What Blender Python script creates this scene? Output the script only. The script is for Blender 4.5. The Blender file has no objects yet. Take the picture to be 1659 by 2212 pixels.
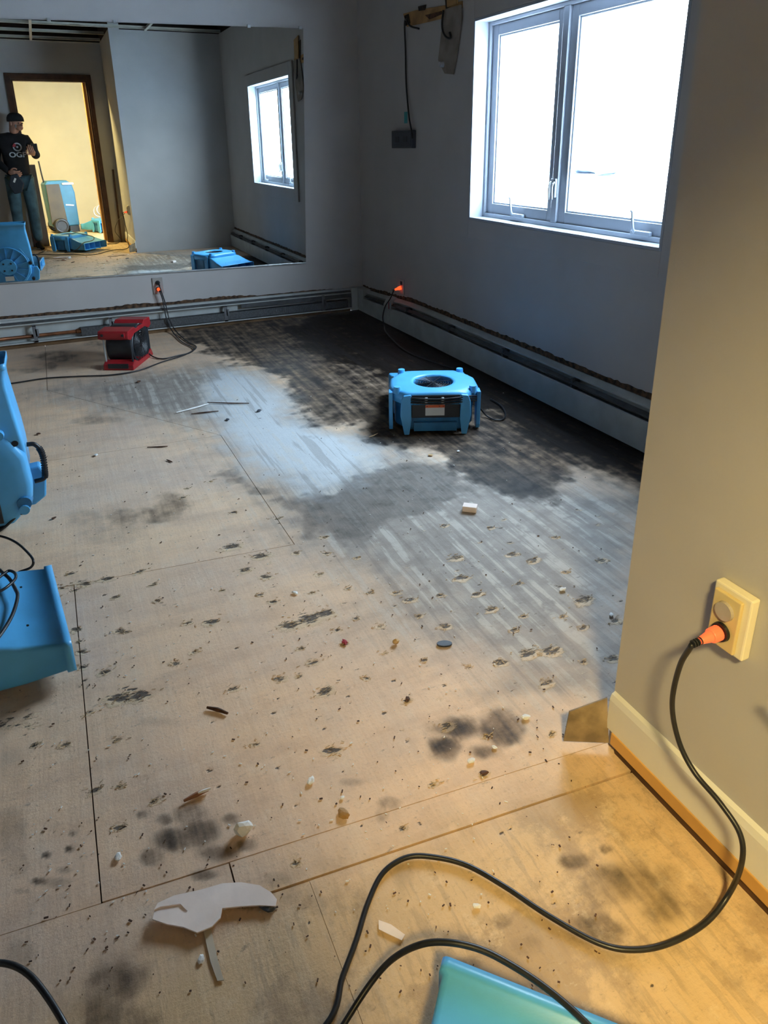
import bpy, bmesh, math, random
import numpy as np
from mathutils import Vector, Matrix, noise as mnoise
random.seed(7); rng = np.random.default_rng(7)
S = bpy.context.scene
# ------------------------------------------------------------------ camera
W, H = 1659, 2212
CAM = Vector((-2.24132, -5.28684, 1.28)); FPX = 1529.194; PY = 871.976
R_ = Vector((0.9076146, -0.4196396, -0.0117629)); U_ = Vector((0.1550898, 0.3091337, 0.9382876)); F_ = Vector((0.3901063, 0.8534278, -0.3456560))
cd = bpy.data.cameras.new('camera'); cam = bpy.data.objects.new('camera', cd); S.collection.objects.link(cam)
m = Matrix(((R_.x, U_.x, -F_.x, CAM.x), (R_.y, U_.y, -F_.y, CAM.y), (R_.z, U_.z, -F_.z, CAM.z), (0, 0, 0, 1)))
cam.matrix_world = m
cd.sensor_fit = 'HORIZONTAL'; cd.sensor_width = 36; cd.lens = FPX / W * 36; cd.shift_y = -(H / 2 - PY) / W; cd.clip_start = 0.01
S.camera = cam
# ------------------------------------------------------------------ world, lights, exposure
SKY = 25.0
w = bpy.data.worlds.new('world'); S.world = w; w.use_nodes = True
nt = w.node_tree; nt.nodes.clear()
wo = nt.nodes.new('ShaderNodeOutputWorld'); bg = nt.nodes.new('ShaderNodeBackground')
tc = nt.nodes.new('ShaderNodeTexCoord'); sx = nt.nodes.new('ShaderNodeSeparateXYZ'); rp = nt.nodes.new('ShaderNodeValToRGB')
nt.links.new(tc.outputs['Generated'], sx.inputs[0]); nt.links.new(sx.outputs['Z'], rp.inputs[0])
rp.color_ramp.elements[0].position = 0.0; rp.color_ramp.elements[0].color = (0.74, 0.86, 1.0, 1)
rp.color_ramp.elements[1].position = 0.7; rp.color_ramp.elements[1].color = (0.66, 0.82, 1.0, 1)
nt.links.new(rp.outputs[0], bg.inputs[0]); bg.inputs[1].default_value = SKY; nt.links.new(bg.outputs[0], wo.inputs[0])
S.view_settings.view_transform = 'Standard'; S.view_settings.look = 'None'; S.view_settings.gamma = 1.0
S.view_settings.exposure = 0.72; S.view_settings.use_curve_mapping = False
S.cycles.max_bounces = 8; S.cycles.diffuse_bounces = 4; S.cycles.glossy_bounces = 4; S.cycles.transparent_max_bounces = 8
S.cycles.caustics_reflective = False; S.cycles.caustics_refractive = False
# window portal (guides sampling of the sky only)
pd = bpy.data.lights.new('window_daylight', 'AREA'); pd.shape = 'RECTANGLE'; pd.size = 1.5; pd.size_y = 1.04; pd.cycles.is_portal = True
po = bpy.data.objects.new('window_daylight', pd); S.collection.objects.link(po); po.location = (0.19, -2.385, 1.375); po.rotation_euler = (0, math.radians(90), 0)
po.rotation_euler = (math.radians(90), 0, math.radians(90))
# room beyond the doorway: warm ceiling lamp
def lamp(x, y, z, power, size):
    ld = bpy.data.lights.new('hall_ceiling_light', 'AREA'); ld.shape = 'DISK'; ld.size = size; ld.energy = power; ld.color = (1.0, 0.75, 0.30)
    lo = bpy.data.objects.new('hall_ceiling_light', ld); S.collection.objects.link(lo); lo.location = (x, y, z)
    return lo
HALL_LAMP = lamp(-2.55, -6.20, 2.44, 82, 0.36)

# ------------------------------------------------------------------ picture helpers (rays through the photograph)
def ray(px, py): return F_ + R_ * ((px - W / 2) / FPX) - U_ * ((py - PY) / FPX)
def fl(px, py, z=0.0):
    v = ray(px, py); return CAM + v * ((z - CAM.z) / v.z)
def pl(px, py, ax, c):
    v = ray(px, py); return CAM + v * ((c - CAM[ax]) / v[ax])
def mir(px, py, ax, c):
    v = ray(px, py)
    if ax == 1: c = -c
    p = CAM + v * ((c - CAM[ax]) / v[ax]); p.y = -p.y; return p

# ------------------------------------------------------------------ materials
MATS = {}
def mat(name, col, rough=0.6, metal=0.0, var=0.12, scale=12.0, bump=0.0, bscale=60.0, spec=0.5, emit=None, es=0.0, coat=0.0, col2=None):
    if name in MATS: return MATS[name]
    mt = bpy.data.materials.new(name); mt.use_nodes = True; n = mt.node_tree; b = n.nodes['Principled BSDF']
    b.inputs['Roughness'].default_value = rough; b.inputs['Metallic'].default_value = metal
    b.inputs['Specular IOR Level'].default_value = spec; b.inputs['Coat Weight'].default_value = coat
    t = n.nodes.new('ShaderNodeTexCoord'); nz = n.nodes.new('ShaderNodeTexNoise'); nz.inputs['Scale'].default_value = scale; nz.inputs['Detail'].default_value = 6
    n.links.new(t.outputs['Object'], nz.inputs['Vector'])
    mx = n.nodes.new('ShaderNodeMix'); mx.data_type = 'RGBA'
    c2 = col2 if col2 else tuple(max(0, c * (1 - var)) for c in col)
    c1 = col if col2 else tuple(min(1, c * (1 + var * .6)) for c in col)
    mx.inputs['A'].default_value = (*c1, 1); mx.inputs['B'].default_value = (*c2, 1)
    rr = n.nodes.new('ShaderNodeMapRange'); rr.inputs['From Min'].default_value = .35; rr.inputs['From Max'].default_value = .65
    n.links.new(nz.outputs['Fac'], rr.inputs['Value']); n.links.new(rr.outputs[0], mx.inputs['Factor'])
    n.links.new(mx.outputs['Result'], b.inputs['Base Color'])
    if bump:
        bn = n.nodes.new('ShaderNodeBump'); n2 = n.nodes.new('ShaderNodeTexNoise'); n2.inputs['Scale'].default_value = bscale; n2.inputs['Detail'].default_value = 4
        n.links.new(t.outputs['Object'], n2.inputs['Vector']); n.links.new(n2.outputs['Fac'], bn.inputs['Height']); bn.inputs['Strength'].default_value = bump; bn.inputs['Distance'].default_value = .002
        n.links.new(bn.outputs[0], b.inputs['Normal'])
    if emit:
        b.inputs['Emission Color'].default_value = (*emit, 1); b.inputs['Emission Strength'].default_value = es
    MATS[name] = mt; return mt
M_wall = mat('painted_drywall', (.50, .485, .475), .75, var=.05, scale=3, bump=.12, bscale=220)
M_warm = mat('warm_painted_drywall', (.50, .42, .245), .7, var=.04, scale=3, bump=.1, bscale=200)
M_trim = mat('white_trim_paint', (.74, .74, .70), .42, var=.04, scale=8)
M_vinyl = mat('white_vinyl', (.40, .44, .50), .32, var=.03)
M_ivory = mat('ivory_plastic', (.84, .78, .58), .35, var=.04)
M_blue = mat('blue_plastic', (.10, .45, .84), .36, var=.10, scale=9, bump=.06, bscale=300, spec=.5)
M_blued = mat('dark_blue_plastic', (.03, .20, .42), .42, var=.25, scale=14)  # darker, more mottled version of the blue plastic
M_black = mat('black_rubber', (.012, .013, .016), .42, var=.3, scale=30)
M_cord = mat('black_cord_rubber', (.016, .017, .020), .38, var=.3, scale=60)
M_dark = mat('dark_plastic', (.02, .024, .03), .45, var=.3)
M_red = mat('red_plastic', (.36, .016, .022), .4, var=.18, scale=14)
M_metal = mat('galvanised_metal', (.50, .53, .54), .38, metal=.7, var=.2, scale=18)
M_heat = mat('heater_enamel', (.50, .53, .52), .42, var=.12, scale=9)
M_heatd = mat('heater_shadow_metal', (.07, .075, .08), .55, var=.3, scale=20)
M_fin = mat('aluminium_fins', (.16, .17, .18), .5, metal=.4, var=.3, scale=80)
M_copper = mat('tarnished_copper', (.20, .075, .03), .45, metal=.6, var=.5, scale=14)
M_wood = mat('raw_wood', (.42, .24, .09), .7, var=.35, scale=9, bump=.3, bscale=80)
M_orange_wood = mat('honey_wood_strip', (.62, .35, .10), .5, var=.14, scale=6)
M_dwood = mat('dark_stained_wood', (.07, .028, .014), .45, var=.4, scale=10)
M_gap = mat('dirty_gap', (.03, .02, .013), .9, var=.6, scale=30)
M_torn = mat('torn_paper_edge', (.10, .055, .03), .9, var=.8, scale=40, bump=.6, bscale=90)
M_paper = mat('white_label_paper', (.72, .72, .70), .6, var=.05)
M_lor = mat('orange_label', (.75, .13, .03), .5, var=.05)
M_chip = mat('drywall_paper', (.95, .82, .75), .8, var=.08, scale=15, bump=.2)
M_plas = mat('white_plaster', (.82, .81, .78), .85, var=.12, scale=30, bump=.5)
M_tan = mat('tan_wood_chip', (.60, .40, .19), .8, var=.3, scale=30)
M_brown = mat('brown_debris', (.09, .04, .02), .8, var=.5, scale=40)
M_grey = mat('grey_debris', (.05, .06, .08), .5, var=.4, scale=40)
M_teal = mat('teal_tape', (.03, .30, .33), .5, var=.1)
M_plug = mat('lit_orange_plug', (.9, .10, .03), .4, var=.1, emit=(1.0, .09, .02), es=1.0)
M_plugdim = mat('lit_orange_plug_near', (.95, .16, .06), .35, var=.1, emit=(1.0, .12, .04), es=.55)
M_tag = mat('pale_cord_tag', (.42, .45, .47), .6, var=.1)
M_redtag = mat('red_cord_tag', (.35, .03, .04), .6, var=.1)
M_skin = mat('skin', (.50, .26, .18), .55, var=.1)
M_shirt = mat('black_sweatshirt_cloth', (.008, .008, .010), .9, var=.4, bump=.3, bscale=150)
M_jean = mat('faded_blue_denim', (.055, .11, .14), .85, var=.45, scale=7, bump=.3, bscale=200)
M_hat = mat('black_knit', (.006, .006, .007), .95, var=.4, bump=.5, bscale=120)
M_shoe = mat('dark_shoe', (.015, .012, .012), .6, var=.4)
M_deh = mat('dehumidifier_brown_side', (.06, .042, .015), .5, var=.3, scale=5)
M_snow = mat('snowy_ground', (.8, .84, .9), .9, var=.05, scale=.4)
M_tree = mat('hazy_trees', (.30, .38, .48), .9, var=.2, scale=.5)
M_card = mat('grey_board', (.20, .17, .15), .8, var=.15, scale=5)
M_bar = mat('grid_bar_paint', (.55, .52, .44), .5, var=.1)
M_joist = mat('old_joist_wood', (.022, .009, .005), .85, var=.6, scale=7)
M_mirror = bpy.data.materials.new('silvered_glass'); M_mirror.use_nodes = True
_n = M_mirror.node_tree; _b = _n.nodes['Principled BSDF']; _b.inputs['Metallic'].default_value = 1; _b.inputs['Roughness'].default_value = 0.0
_nz = _n.nodes.new('ShaderNodeTexNoise'); _nz.inputs['Scale'].default_value = 2.0; _cr = _n.nodes.new('ShaderNodeValToRGB')
_cr.color_ramp.elements[0].color = (.80, .85, .83, 1); _cr.color_ramp.elements[1].color = (.86, .90, .88, 1)
_n.links.new(_nz.outputs['Fac'], _cr.inputs[0]); _n.links.new(_cr.outputs[0], _b.inputs['Base Color'])
M_glass = bpy.data.materials.new('window_glass'); M_glass.use_nodes = True
_n = M_glass.node_tree; _n.nodes.clear(); _o = _n.nodes.new('ShaderNodeOutputMaterial'); _t = _n.nodes.new('ShaderNodeBsdfTransparent'); _g = _n.nodes.new('ShaderNodeBsdfGlossy'); _x = _n.nodes.new('ShaderNodeMixShader'); _f = _n.nodes.new('ShaderNodeValue')
_t.inputs[0].default_value = (.93, .96, .97, 1); _g.inputs['Roughness'].default_value = .02; _f.outputs[0].default_value = .05
_n.links.new(_f.outputs[0], _x.inputs[0]); _n.links.new(_t.outputs[0], _x.inputs[1]); _n.links.new(_g.outputs[0], _x.inputs[2]); _n.links.new(_x.outputs[0], _o.inputs[0])

# ------------------------------------------------------------------ object helpers
def tag(o, label=None, cat=None, group=None, kind=None):
    if label: o['label'] = label
    if cat: o['category'] = cat
    if group: o['group'] = group
    if kind: o['kind'] = kind
    return o
def thing(name, label, cat, loc=(0, 0, 0), rz=0, group=None, rot=None):
    o = bpy.data.objects.new(name, None); S.collection.objects.link(o); o.location = loc
    o.rotation_euler = rot if rot else (0, 0, rz); o.empty_display_size = .05
    return tag(o, label, cat, group)
def obj(name, bm, m, parent=None, smooth=False, bevel=0.0, seg=2, loc=None):
    me = bpy.data.meshes.new(name)
    if isinstance(bm, bmesh.types.BMesh):
        bmesh.ops.recalc_face_normals(bm, faces=bm.faces[:]); bm.to_mesh(me); bm.free()
    else: me = bm
    if not me.materials: me.materials.append(m)
    o = bpy.data.objects.new(name, me); S.collection.objects.link(o)
    if parent: o.parent = parent
    if loc: o.location = loc
    if bevel:
        md = o.modifiers.new('bevel', 'BEVEL'); md.width = bevel; md.segments = seg; md.limit_method = 'ANGLE'; md.angle_limit = math.radians(40)
    if smooth:
        for p in me.polygons: p.use_smooth = True
    return o
def B(): return bmesh.new()
def box(bm, c, s, rot=None):
    r = bmesh.ops.create_cube(bm, size=1.0)['verts']
    M = Matrix.Translation(Vector(c)) @ ((rot if rot else Matrix.Identity(3)).to_4x4()) @ Matrix.Diagonal((*s, 1))
    bmesh.ops.transform(bm, matrix=M, verts=r); return bm
def bx(bm, x0, x1, y0, y1, z0, z1): return box(bm, ((x0 + x1) / 2, (y0 + y1) / 2, (z0 + z1) / 2), (abs(x1 - x0), abs(y1 - y0), abs(z1 - z0)))
def prism(bm, pts, z0, z1, fn=None):
    """polygon in a plane swept from z0 to z1; fn maps (u,v,w) to xyz"""
    fn = fn or (lambda u, v, q: (u, v, q))
    a = [bm.verts.new(fn(u, v, z0)) for u, v in pts]; b = [bm.verts.new(fn(u, v, z1)) for u, v in pts]
    n = len(pts); bm.faces.new(a[::-1]); bm.faces.new(b)
    for i in range(n): bm.faces.new((a[i], a[(i + 1) % n], b[(i + 1) % n], b[i]))
    return bm
def loft(bm, rings, cap0=True, cap1=True, closed=False):
    vs = [[bm.verts.new(p) for p in r] for r in rings]; n = len(rings[0])
    pairs = list(zip(vs[:-1], vs[1:])) + ([(vs[-1], vs[0])] if closed else [])
    for a, b in pairs:
        for i in range(n): bm.faces.new((a[i], a[(i + 1) % n], b[(i + 1) % n], b[i]))
    if not closed:
        if cap0: bm.faces.new(vs[0][::-1])
        if cap1: bm.faces.new(vs[-1])
    return bm
def cyl(bm, p, q, r0, r1=None, seg=16):
    p, q = Vector(p), Vector(q); d = (q - p); a = d.orthogonal().normalized(); b = d.cross(a).normalized(); r1 = r0 if r1 is None else r1
    f = lambda c, r: [c + a * (r * math.cos(t)) + b * (r * math.sin(t)) for t in [2 * math.pi * i / seg for i in range(seg)]]
    return loft(bm, [f(p, r0), f(q, r1)])
def catmull(pts, sub=8):
    P = [Vector(p) for p in pts]; P = [P[0] * 2 - P[1]] + P + [P[-1] * 2 - P[-2]]; out = []
    for i in range(1, len(P) - 2):
        for k in range(sub):
            t = k / sub; a, b, c, d = P[i - 1:i + 3]
            out.append(.5 * ((2 * b) + (c - a) * t + (2 * a - 5 * b + 4 * c - d) * t * t + (3 * b - a - 3 * c + d) * t ** 3))
    out.append(P[-2]); return out
def tube(bm, pts, r, seg=10, sub=8):
    path = catmull(pts, sub) if sub > 1 else [Vector(p) for p in pts]
    rings = []; prev = None
    for i, p in enumerate(path):
        t = (path[min(i + 1, len(path) - 1)] - path[max(i - 1, 0)]).normalized()
        if prev is None: a = t.orthogonal().normalized()
        else: a = (prev - t * prev.dot(t)).normalized()
        prev = a; b = t.cross(a); rr = r(i / (len(path) - 1)) if callable(r) else r
        rings.append([p + a * (rr * math.cos(q)) + b * (rr * math.sin(q)) for q in [2 * math.pi * k / seg for k in range(seg)]])
    return loft(bm, rings)
def torus(bm, c, R, r, axis='Z', seg=32, s2=8, arc=None):
    rings = []; c = Vector(c)
    for i in range(seg):
        t = 2 * math.pi * i / seg; rg = []
        for k in range(s2):
            q = 2 * math.pi * k / s2; rad = R + r * math.cos(q); zz = r * math.sin(q)
            v = Vector((rad * math.cos(t), rad * math.sin(t), zz))
            if axis == 'Y': v = Vector((v.x, v.z, v.y))
            if axis == 'X': v = Vector((v.z, v.x, v.y))
            rg.append(c + v)
        rings.append(rg)
    return loft(bm, rings, closed=True)
def struct(name, bm, m, **k): return tag(obj(name, bm, m, **k), kind='structure')
def rock(bm, c, s, seed=0, sub=2, amp=.35):
    r = bmesh.ops.create_icosphere(bm, subdivisions=sub, radius=1)['verts']
    for v in r:
        n = mnoise.noise(v.co * 1.3 + Vector((seed * 3.1, seed, 0))); n2 = mnoise.noise(v.co * 3.1 + Vector((seed, 7, 1)))
        v.co *= 1 + amp * n + amp * .4 * n2
        v.co = Vector((v.co.x * s[0], v.co.y * s[1], v.co.z * s[2])) + Vector(c)
    zmin = min(v.co.z for v in r)
    for v in r: v.co.z += .0005 - zmin
    return bm

# ================================================================== ROOM SHELL
XN, YN, YD, ZC = -1.276, -4.370, -5.651, 2.551     # near wall plane, its far end, doorway wall, grid height
XL = -4.7; TOPZ = 3.1
WY0, WY1, WZ0, WZ1 = -1.636, -3.128, .856, 1.894   # window opening
bm = B(); bx(bm, XL - .15, .15, .0, .14, 0, TOPZ); wall_back = struct('wall_back', bm, M_wall)
bm = B()
bx(bm, 0, .15, WY0, 0.0, 0, TOPZ); bx(bm, 0, .15, YN, WY1, 0, TOPZ); bx(bm, 0, .15, WY1, WY0, 0, WZ0); bx(bm, 0, .15, WY1, WY0, WZ1, TOPZ)
wall_right = struct('wall_right', bm, M_wall)
bm = B(); bx(bm, XN + .12, 0.15, YN - .12, YN, 0, TOPZ); wall_return = struct('wall_return', bm, M_wall)
bm = B(); bx(bm, XN, XN + .12, YD, YN, 0, TOPZ); wall_near = struct('wall_near', bm, M_wall)
DX0, DX1, DZ = -2.40, -1.50, 2.095
bm = B(); bx(bm, XL, DX0, YD - .12, YD, 0, TOPZ); bx(bm, DX1, XN + .12, YD - .12, YD, 0, TOPZ); bx(bm, DX0, DX1, YD - .12, YD, DZ, TOPZ)
struct('wall_door', bm, M_wall)
bm = B(); bx(bm, XL - .12, XL, YD - .12, 0, 0, TOPZ); struct('wall_left', bm, M_wall)
bm = B(); bx(bm, XL, 0, YD, YD + .004, ZC + .001, TOPZ - .24); bx(bm, XN + .12, 0, YN, YN + .004, ZC + .001, TOPZ - .24); bx(bm, -.004, 0, YN, 0, ZC + .001, TOPZ - .24); bx(bm, XL, 0, -.004, 0, ZC + .001, TOPZ - .24); bx(bm, XN - .004, XN, YD, YN, ZC + .001, TOPZ - .24); bx(bm, XL, XL + .004, YD, 0, ZC + .001, TOPZ - .24); struct('wall_plenum', bm, M_joist)  # dark wood sheets lining the void walls above the grid
# room beyond
bm = B(); bx(bm, -4.2, .2, -8.75, -8.6, 0, 2.6); struct('wall_hall_back', bm, M_warm)
bm = B(); bx(bm, -4.3, -4.2, -8.75, YD - .12, 0, 2.6); struct('wall_hall_left', bm, M_warm)
bm = B(); bx(bm, .1, .2, -8.6, YD - .12, 0, 2.6); struct('wall_hall_right', bm, M_warm)
bm = B(); bx(bm, -4.3, .2, -8.75, YD - .12, 2.5, 2.6); struct('ceiling_hall', bm, M_warm)
# ceiling void above the stripped suspended grid
bm = B(); bx(bm, XL - .15, .15, YD - .12, .14, TOPZ, TOPZ + .1); ceiling = struct('ceiling', bm, M_joist)
for i in range(12):
    bm = B(); y = -5.45 + i * .48; bx(bm, XL + .01, -.01, y - .02, y + .02, TOPZ - .24, TOPZ - .001); obj('joist', bm, M_joist, ceiling)
for y in [-5.46 + .61 * k for k in range(9)]:
    bm = B(); bx(bm, XL + .01, -.005 if y > YN else XN - .005, y - .012, y + .012, ZC - .003, ZC); bx(bm, XL + .01, -.005 if y > YN else XN - .005, y - .002, y + .002, ZC, ZC + .03); obj('grid_bar', bm, M_bar, ceiling)
for x in [-2.09 + 1.22 * k for k in range(-2, 2)]:
    bm = B(); bx(bm, x - .014, x + .014, (YN if x > XN else YD) + .01, -.01, ZC - .007, ZC - .004); bx(bm, x - .002, x + .002, (YN if x > XN else YD) + .01, -.01, ZC + .001, ZC + .03); obj('grid_bar', bm, M_bar, ceiling)
bm = B(); bx(bm, XL, XN, YD, YD + .02, ZC - .012, ZC); obj('edge_angle', bm, M_bar, ceiling)

# ------------------------------------------------------------------ floor
bm = B(); bx(bm, XL - .15, .15, -6.2, .14, -.12, -.030); floor = struct('floor', bm, M_gap)
def FP(*ps): return np.array([fl(*p)[:2] for p in ps])
def sdf(X, Y, poly):
    """signed distance, negative inside"""
    n = len(poly); d = np.full(X.shape, 1e9); ins = np.zeros(X.shape, bool)
    for i in range(n):
        ax, ay = poly[i]; bx_, by_ = poly[(i + 1) % n]; ex, ey = bx_ - ax, by_ - ay
        t = np.clip(((X - ax) * ex + (Y - ay) * ey) / (ex * ex + ey * ey + 1e-12), 0, 1)
        d = np.minimum(d, np.hypot(X - ax - t * ex, Y - ay - t * ey))
        c = ((ay > Y) != (by_ > Y)) & (X < (bx_ - ax) * (Y - ay) / (by_ - ay + 1e-12) + ax); ins ^= c
    return np.where(ins, -d, d)
def sst(a, b, x):
    t = np.clip((x - a) / (b - a), 0, 1); return t * t * (3 - 2 * t)
_perm = rng.random((64, 64))
def vnoise(X, Y, s):
    x, y = X * s, Y * s; xi, yi = np.floor(x).astype(int), np.floor(y).astype(int); fx, fy = x - xi, y - yi
    fx, fy = fx * fx * (3 - 2 * fx), fy * fy * (3 - 2 * fy); g = lambda a, b: _perm[a % 64, b % 64]
    return (g(xi, yi) * (1 - fx) + g(xi + 1, yi) * fx) * (1 - fy) + (g(xi, yi + 1) * (1 - fx) + g(xi + 1, yi + 1) * fx) * fy
def fbm(X, Y, s, o=4):
    return sum(vnoise(X + 13.7 * k, Y + 5.1 * k, s * 2 ** k) / 2 ** k for k in range(o)) / sum(1 / 2 ** k for k in range(o)) - .5
# stains and painted-in shade mapped from the photograph, in floor metres
ST_DARK = FP((330, 706), (420, 742), (500, 785), (560, 795), (605, 830), (640, 868), (625, 895), (665, 925), (720, 930), (775, 925), (800, 958), (850, 968), (905, 985), (960, 1000), (990, 1040), (1090, 1075), (1190, 1070), (1260, 1020), (1390, 1060), (1500, 1000), (1100, 700), (760, 640), (600, 660))
ST_BLACK_SHADE = FP((590, 712), (640, 770), (760, 800), (850, 830), (900, 900), (1060, 900), (1120, 960), (1395, 1060), (1500, 1000), (1100, 700), (760, 640), (640, 690))  # wet stain deepened with painted shade along the window-wall heater
ST_RING = FP((435, 1020), (500, 1012), (548, 1042), (600, 1045), (650, 1075), (715, 1062), (760, 1020), (810, 1010), (855, 990), (960, 1000), (1050, 1060), (960, 1110), (860, 1140), (760, 1160), (650, 1165), (610, 1110), (560, 1075), (500, 1050))
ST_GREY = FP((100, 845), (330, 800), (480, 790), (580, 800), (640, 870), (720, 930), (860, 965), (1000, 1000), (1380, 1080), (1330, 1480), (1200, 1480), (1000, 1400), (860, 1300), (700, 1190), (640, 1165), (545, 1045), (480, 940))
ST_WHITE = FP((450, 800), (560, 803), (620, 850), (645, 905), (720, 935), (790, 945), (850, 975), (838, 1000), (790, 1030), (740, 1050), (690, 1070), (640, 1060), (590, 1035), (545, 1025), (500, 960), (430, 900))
ST_WARM = FP((0, 1700), (0, 1000), (300, 960), (480, 960), (640, 1180), (600, 1350), (900, 1700), (1200, 1600), (1659, 1960), (1659, 2400), (0, 2400))
SPOTS = [  # px, py, radius px x, y, strength
    (372, 1095, 42, 26, .55), (325, 1112, 40, 16, .5), (262, 1118, 40, 20, .45), (380, 1080, 20, 12, .4), (190, 1125, 60, 25, .25), (225, 1150, 90, 30, .22),
    (985, 1575, 70, 34, .85), (1070, 1570, 50, 40, .75), (960, 1610, 45, 36, .85), (1040, 1625, 40, 22, .7), (840, 1735, 30, 16, .5), (825, 1760, 16, 26, .45),
    (380, 1815, 50, 26, .6), (440, 1800, 45, 40, .7), (470, 1840, 50, 24, .75), (330, 1850, 25, 20, .6), (420, 1760, 40, 22, .5), (310, 1760, 14, 10, .7), (355, 1770, 20, 12, .5), (530, 1825, 30, 16, .6), (445, 1890, 36, 14, .6), (500, 1770, 26, 14, .5),
    (150, 1833, 13, 9, .9), (100, 1847, 13, 9, .9), (157, 1800, 11, 8, .8), (120, 1905, 45, 14, .5), (90, 1903, 25, 9, .7), (140, 1880, 22, 10, .5), (45, 1925, 20, 7, .5),
    (1350, 1920, 90, 55, .5), (1290, 2010, 70, 40, .55), (1420, 1960, 60, 50, .45), (1240, 1860, 30, 16, .6), (1310, 1835, 14, 9, .6), (1440, 1890, 40, 30, .3),
    (250, 2120, 70, 60, .7), (220, 2180, 60, 60, .6), (300, 2200, 50, 50, .5), (40, 2060, 40, 40, .25), (20, 1790, 40, 60, .35), (40, 1860, 30, 40, .3), (25, 1650, 30, 60, .2),
    (120, 770, 60, 14, .5), (60, 800, 60, 8, .35), (110, 790, 14, 12, .5), (230, 742, 60, 12, .4), (215, 907, 55, 10, .38), (1150, 1460, 90, 40, .2),  # opening entries paint the shadow cast left of the red fan
    (1040, 1980, 20, 14, .3), (1085, 1990, 24, 18, .35), (1010, 2080, 30, 16, .3), (1140, 2040, 40, 30, .3), (590, 1900, 30, 14, .3), (540, 1960, 50, 9, .6),
    (760, 1690, 30, 10, .3), (1000, 1500, 60, 20, .15), (540, 1600, 60, 50, .12), (700, 1560, 80, 40, .12), (350, 1560, 60, 16, .2), (100, 1560, 60, 30, .15), (870, 1880, 28, 60, .3), (780, 1960, 22, 60, .22)]
POCKS = [(160,1275,12),(225,1285,9),(250,1290,14),(340,1297,12),(405,1345,14),(455,1343,24),(258,1362,18),(420,1408,15),(378,1432,16),(225,1450,20),(175,1408,15),(178,1440,15),(182,1470,10),(190,1540,15),(255,1508,34),(300,1502,34),(505,1487,17),(75,1608,15),(140,1608,17),(255,1598,15),(335,1730,17),(260,1697,15),(205,1705,20),(452,1664,12),(257,1785,20),(550,1607,15),(565,1430,8),
 (530,1230,22),(575,1245,20),(565,1200,26),(500,1180,28),(705,1195,13),(752,1270,12),(770,1205,11),(675,1280,11),(625,1350,30),(665,1335,42),(700,1325,34),(855,1280,14),(885,1295,20),(820,1352,14),(962,1352,20),(1030,1283,17),(1060,1315,20),(995,1248,24),(985,1205,22),(1105,1197,18),(1150,1210,20),(1260,1295,30),(675,1430,20),(700,1492,28),(715,1620,28),(605,1465,20),(645,1460,14),(650,1400,13),(745,1390,14),(790,1465,13),(830,1410,12),(880,1512,15),(915,1426,13),(965,1568,22),(1080,1430,22),(1140,1410,30),(1190,1405,30),(1180,1475,24),(1050,1590,14),(1045,1672,16),(1190,1585,15),(935,1695,15),(870,1790,15),(640,1865,17),(1330,1340,18),(1325,1420,22),(1260,1355,14),(1300,1210,16),(1200,1160,13),(1060,1140,12),(960,1135,12),(505,1107,12),(600,1120,12),(700,1160,14),(640,1195,12),(800,1280,13),(690,1240,14),(165,1360,18),(270,1365,13),(170,1385,12),(330,1262,13),(180,1260,24),(150,1240,14),(230,1250,18),(300,1235,16),(395,1075,11),(455,1040,9),(560,885,7),(405,1055,8),(950,1285,14),(905,1330,13),(1120,1260,12),(1220,1235,12),(560,1285,12),(590,1300,14),(480,1275,10),(350,1350,9),(510,1400,9),(590,1540,10),(460,1560,9),(1010,1440,12),(1110,1360,14),(960,1480,9),(1260,1430,12),(1215,1330,12),(1130,1330,12),(770,1335,12),(730,1360,11),(850,1470,10),(700,1575,8),(830,1540,9),(600,1660,10),(880,1600,11),(640,1740,9),(470,1700,9),(1100,1790,8),(1180,1800,8),(730,1850,8),(1085,1800,10),(1195,1950,10),(1410,2130,10),(905,1780,9),(1250,1950,8),(130,1270,14),(120,1290,11)]
PK = []
for (px, py, s) in POCKS:
    p = fl(px, py); q = fl(px + s * .55, py); PK.append((p.x, p.y, (q - p).length * 1.25, (q - p).length * .72, 1.0, random.uniform(-.5, .2)))
for i in range(230):
    px = random.uniform(560, 1380); py = random.uniform(1100, 1600); p = fl(px, py); q = fl(px + random.uniform(4, 9), py)
    PK.append((p.x, p.y, (q - p).length, (q - p).length * .5, random.uniform(.35, .8), random.uniform(-.5, .2)))
for i in range(170):
    px = random.uniform(60, 900); py = random.uniform(830, 2150); p = fl(px, py); q = fl(px + random.uniform(1.5, 4), py)
    PK.append((p.x, p.y, (q - p).length, (q - p).length * .5, random.uniform(.4, .9), random.uniform(-.6, .3)))
for i in range(420):
    px = random.uniform(60, 1100); py = random.uniform(840, 2000); p = fl(px, py); q = fl(px + random.uniform(3, 8), py); l = (q - p).length
    PK.append((p.x, p.y, l, l * .16, random.uniform(.45, .8), random.uniform(-.5, .2)))
for i in range(60):
    t_ = i / 59; px = 112 + 140 * t_ ** .8; py = 848 + 128 * t_ ** 1.6; p = fl(px, py); PK.append((p.x, p.y, .012, .006, .42, -.9))
for i in range(26):
    px = random.uniform(250, 300) + i * 1.2; py = 1500 + random.gauss(0, 8); p = fl(px, py); PK.append((p.x, p.y, .012, .004, .8, -.2))
for i in range(40):
    p = fl(random.uniform(0, 85), 1555 + random.gauss(0, 18)); PK.append((p.x, p.y, .010, .003, .8, -.2))
PK = np.array(PK)
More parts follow.
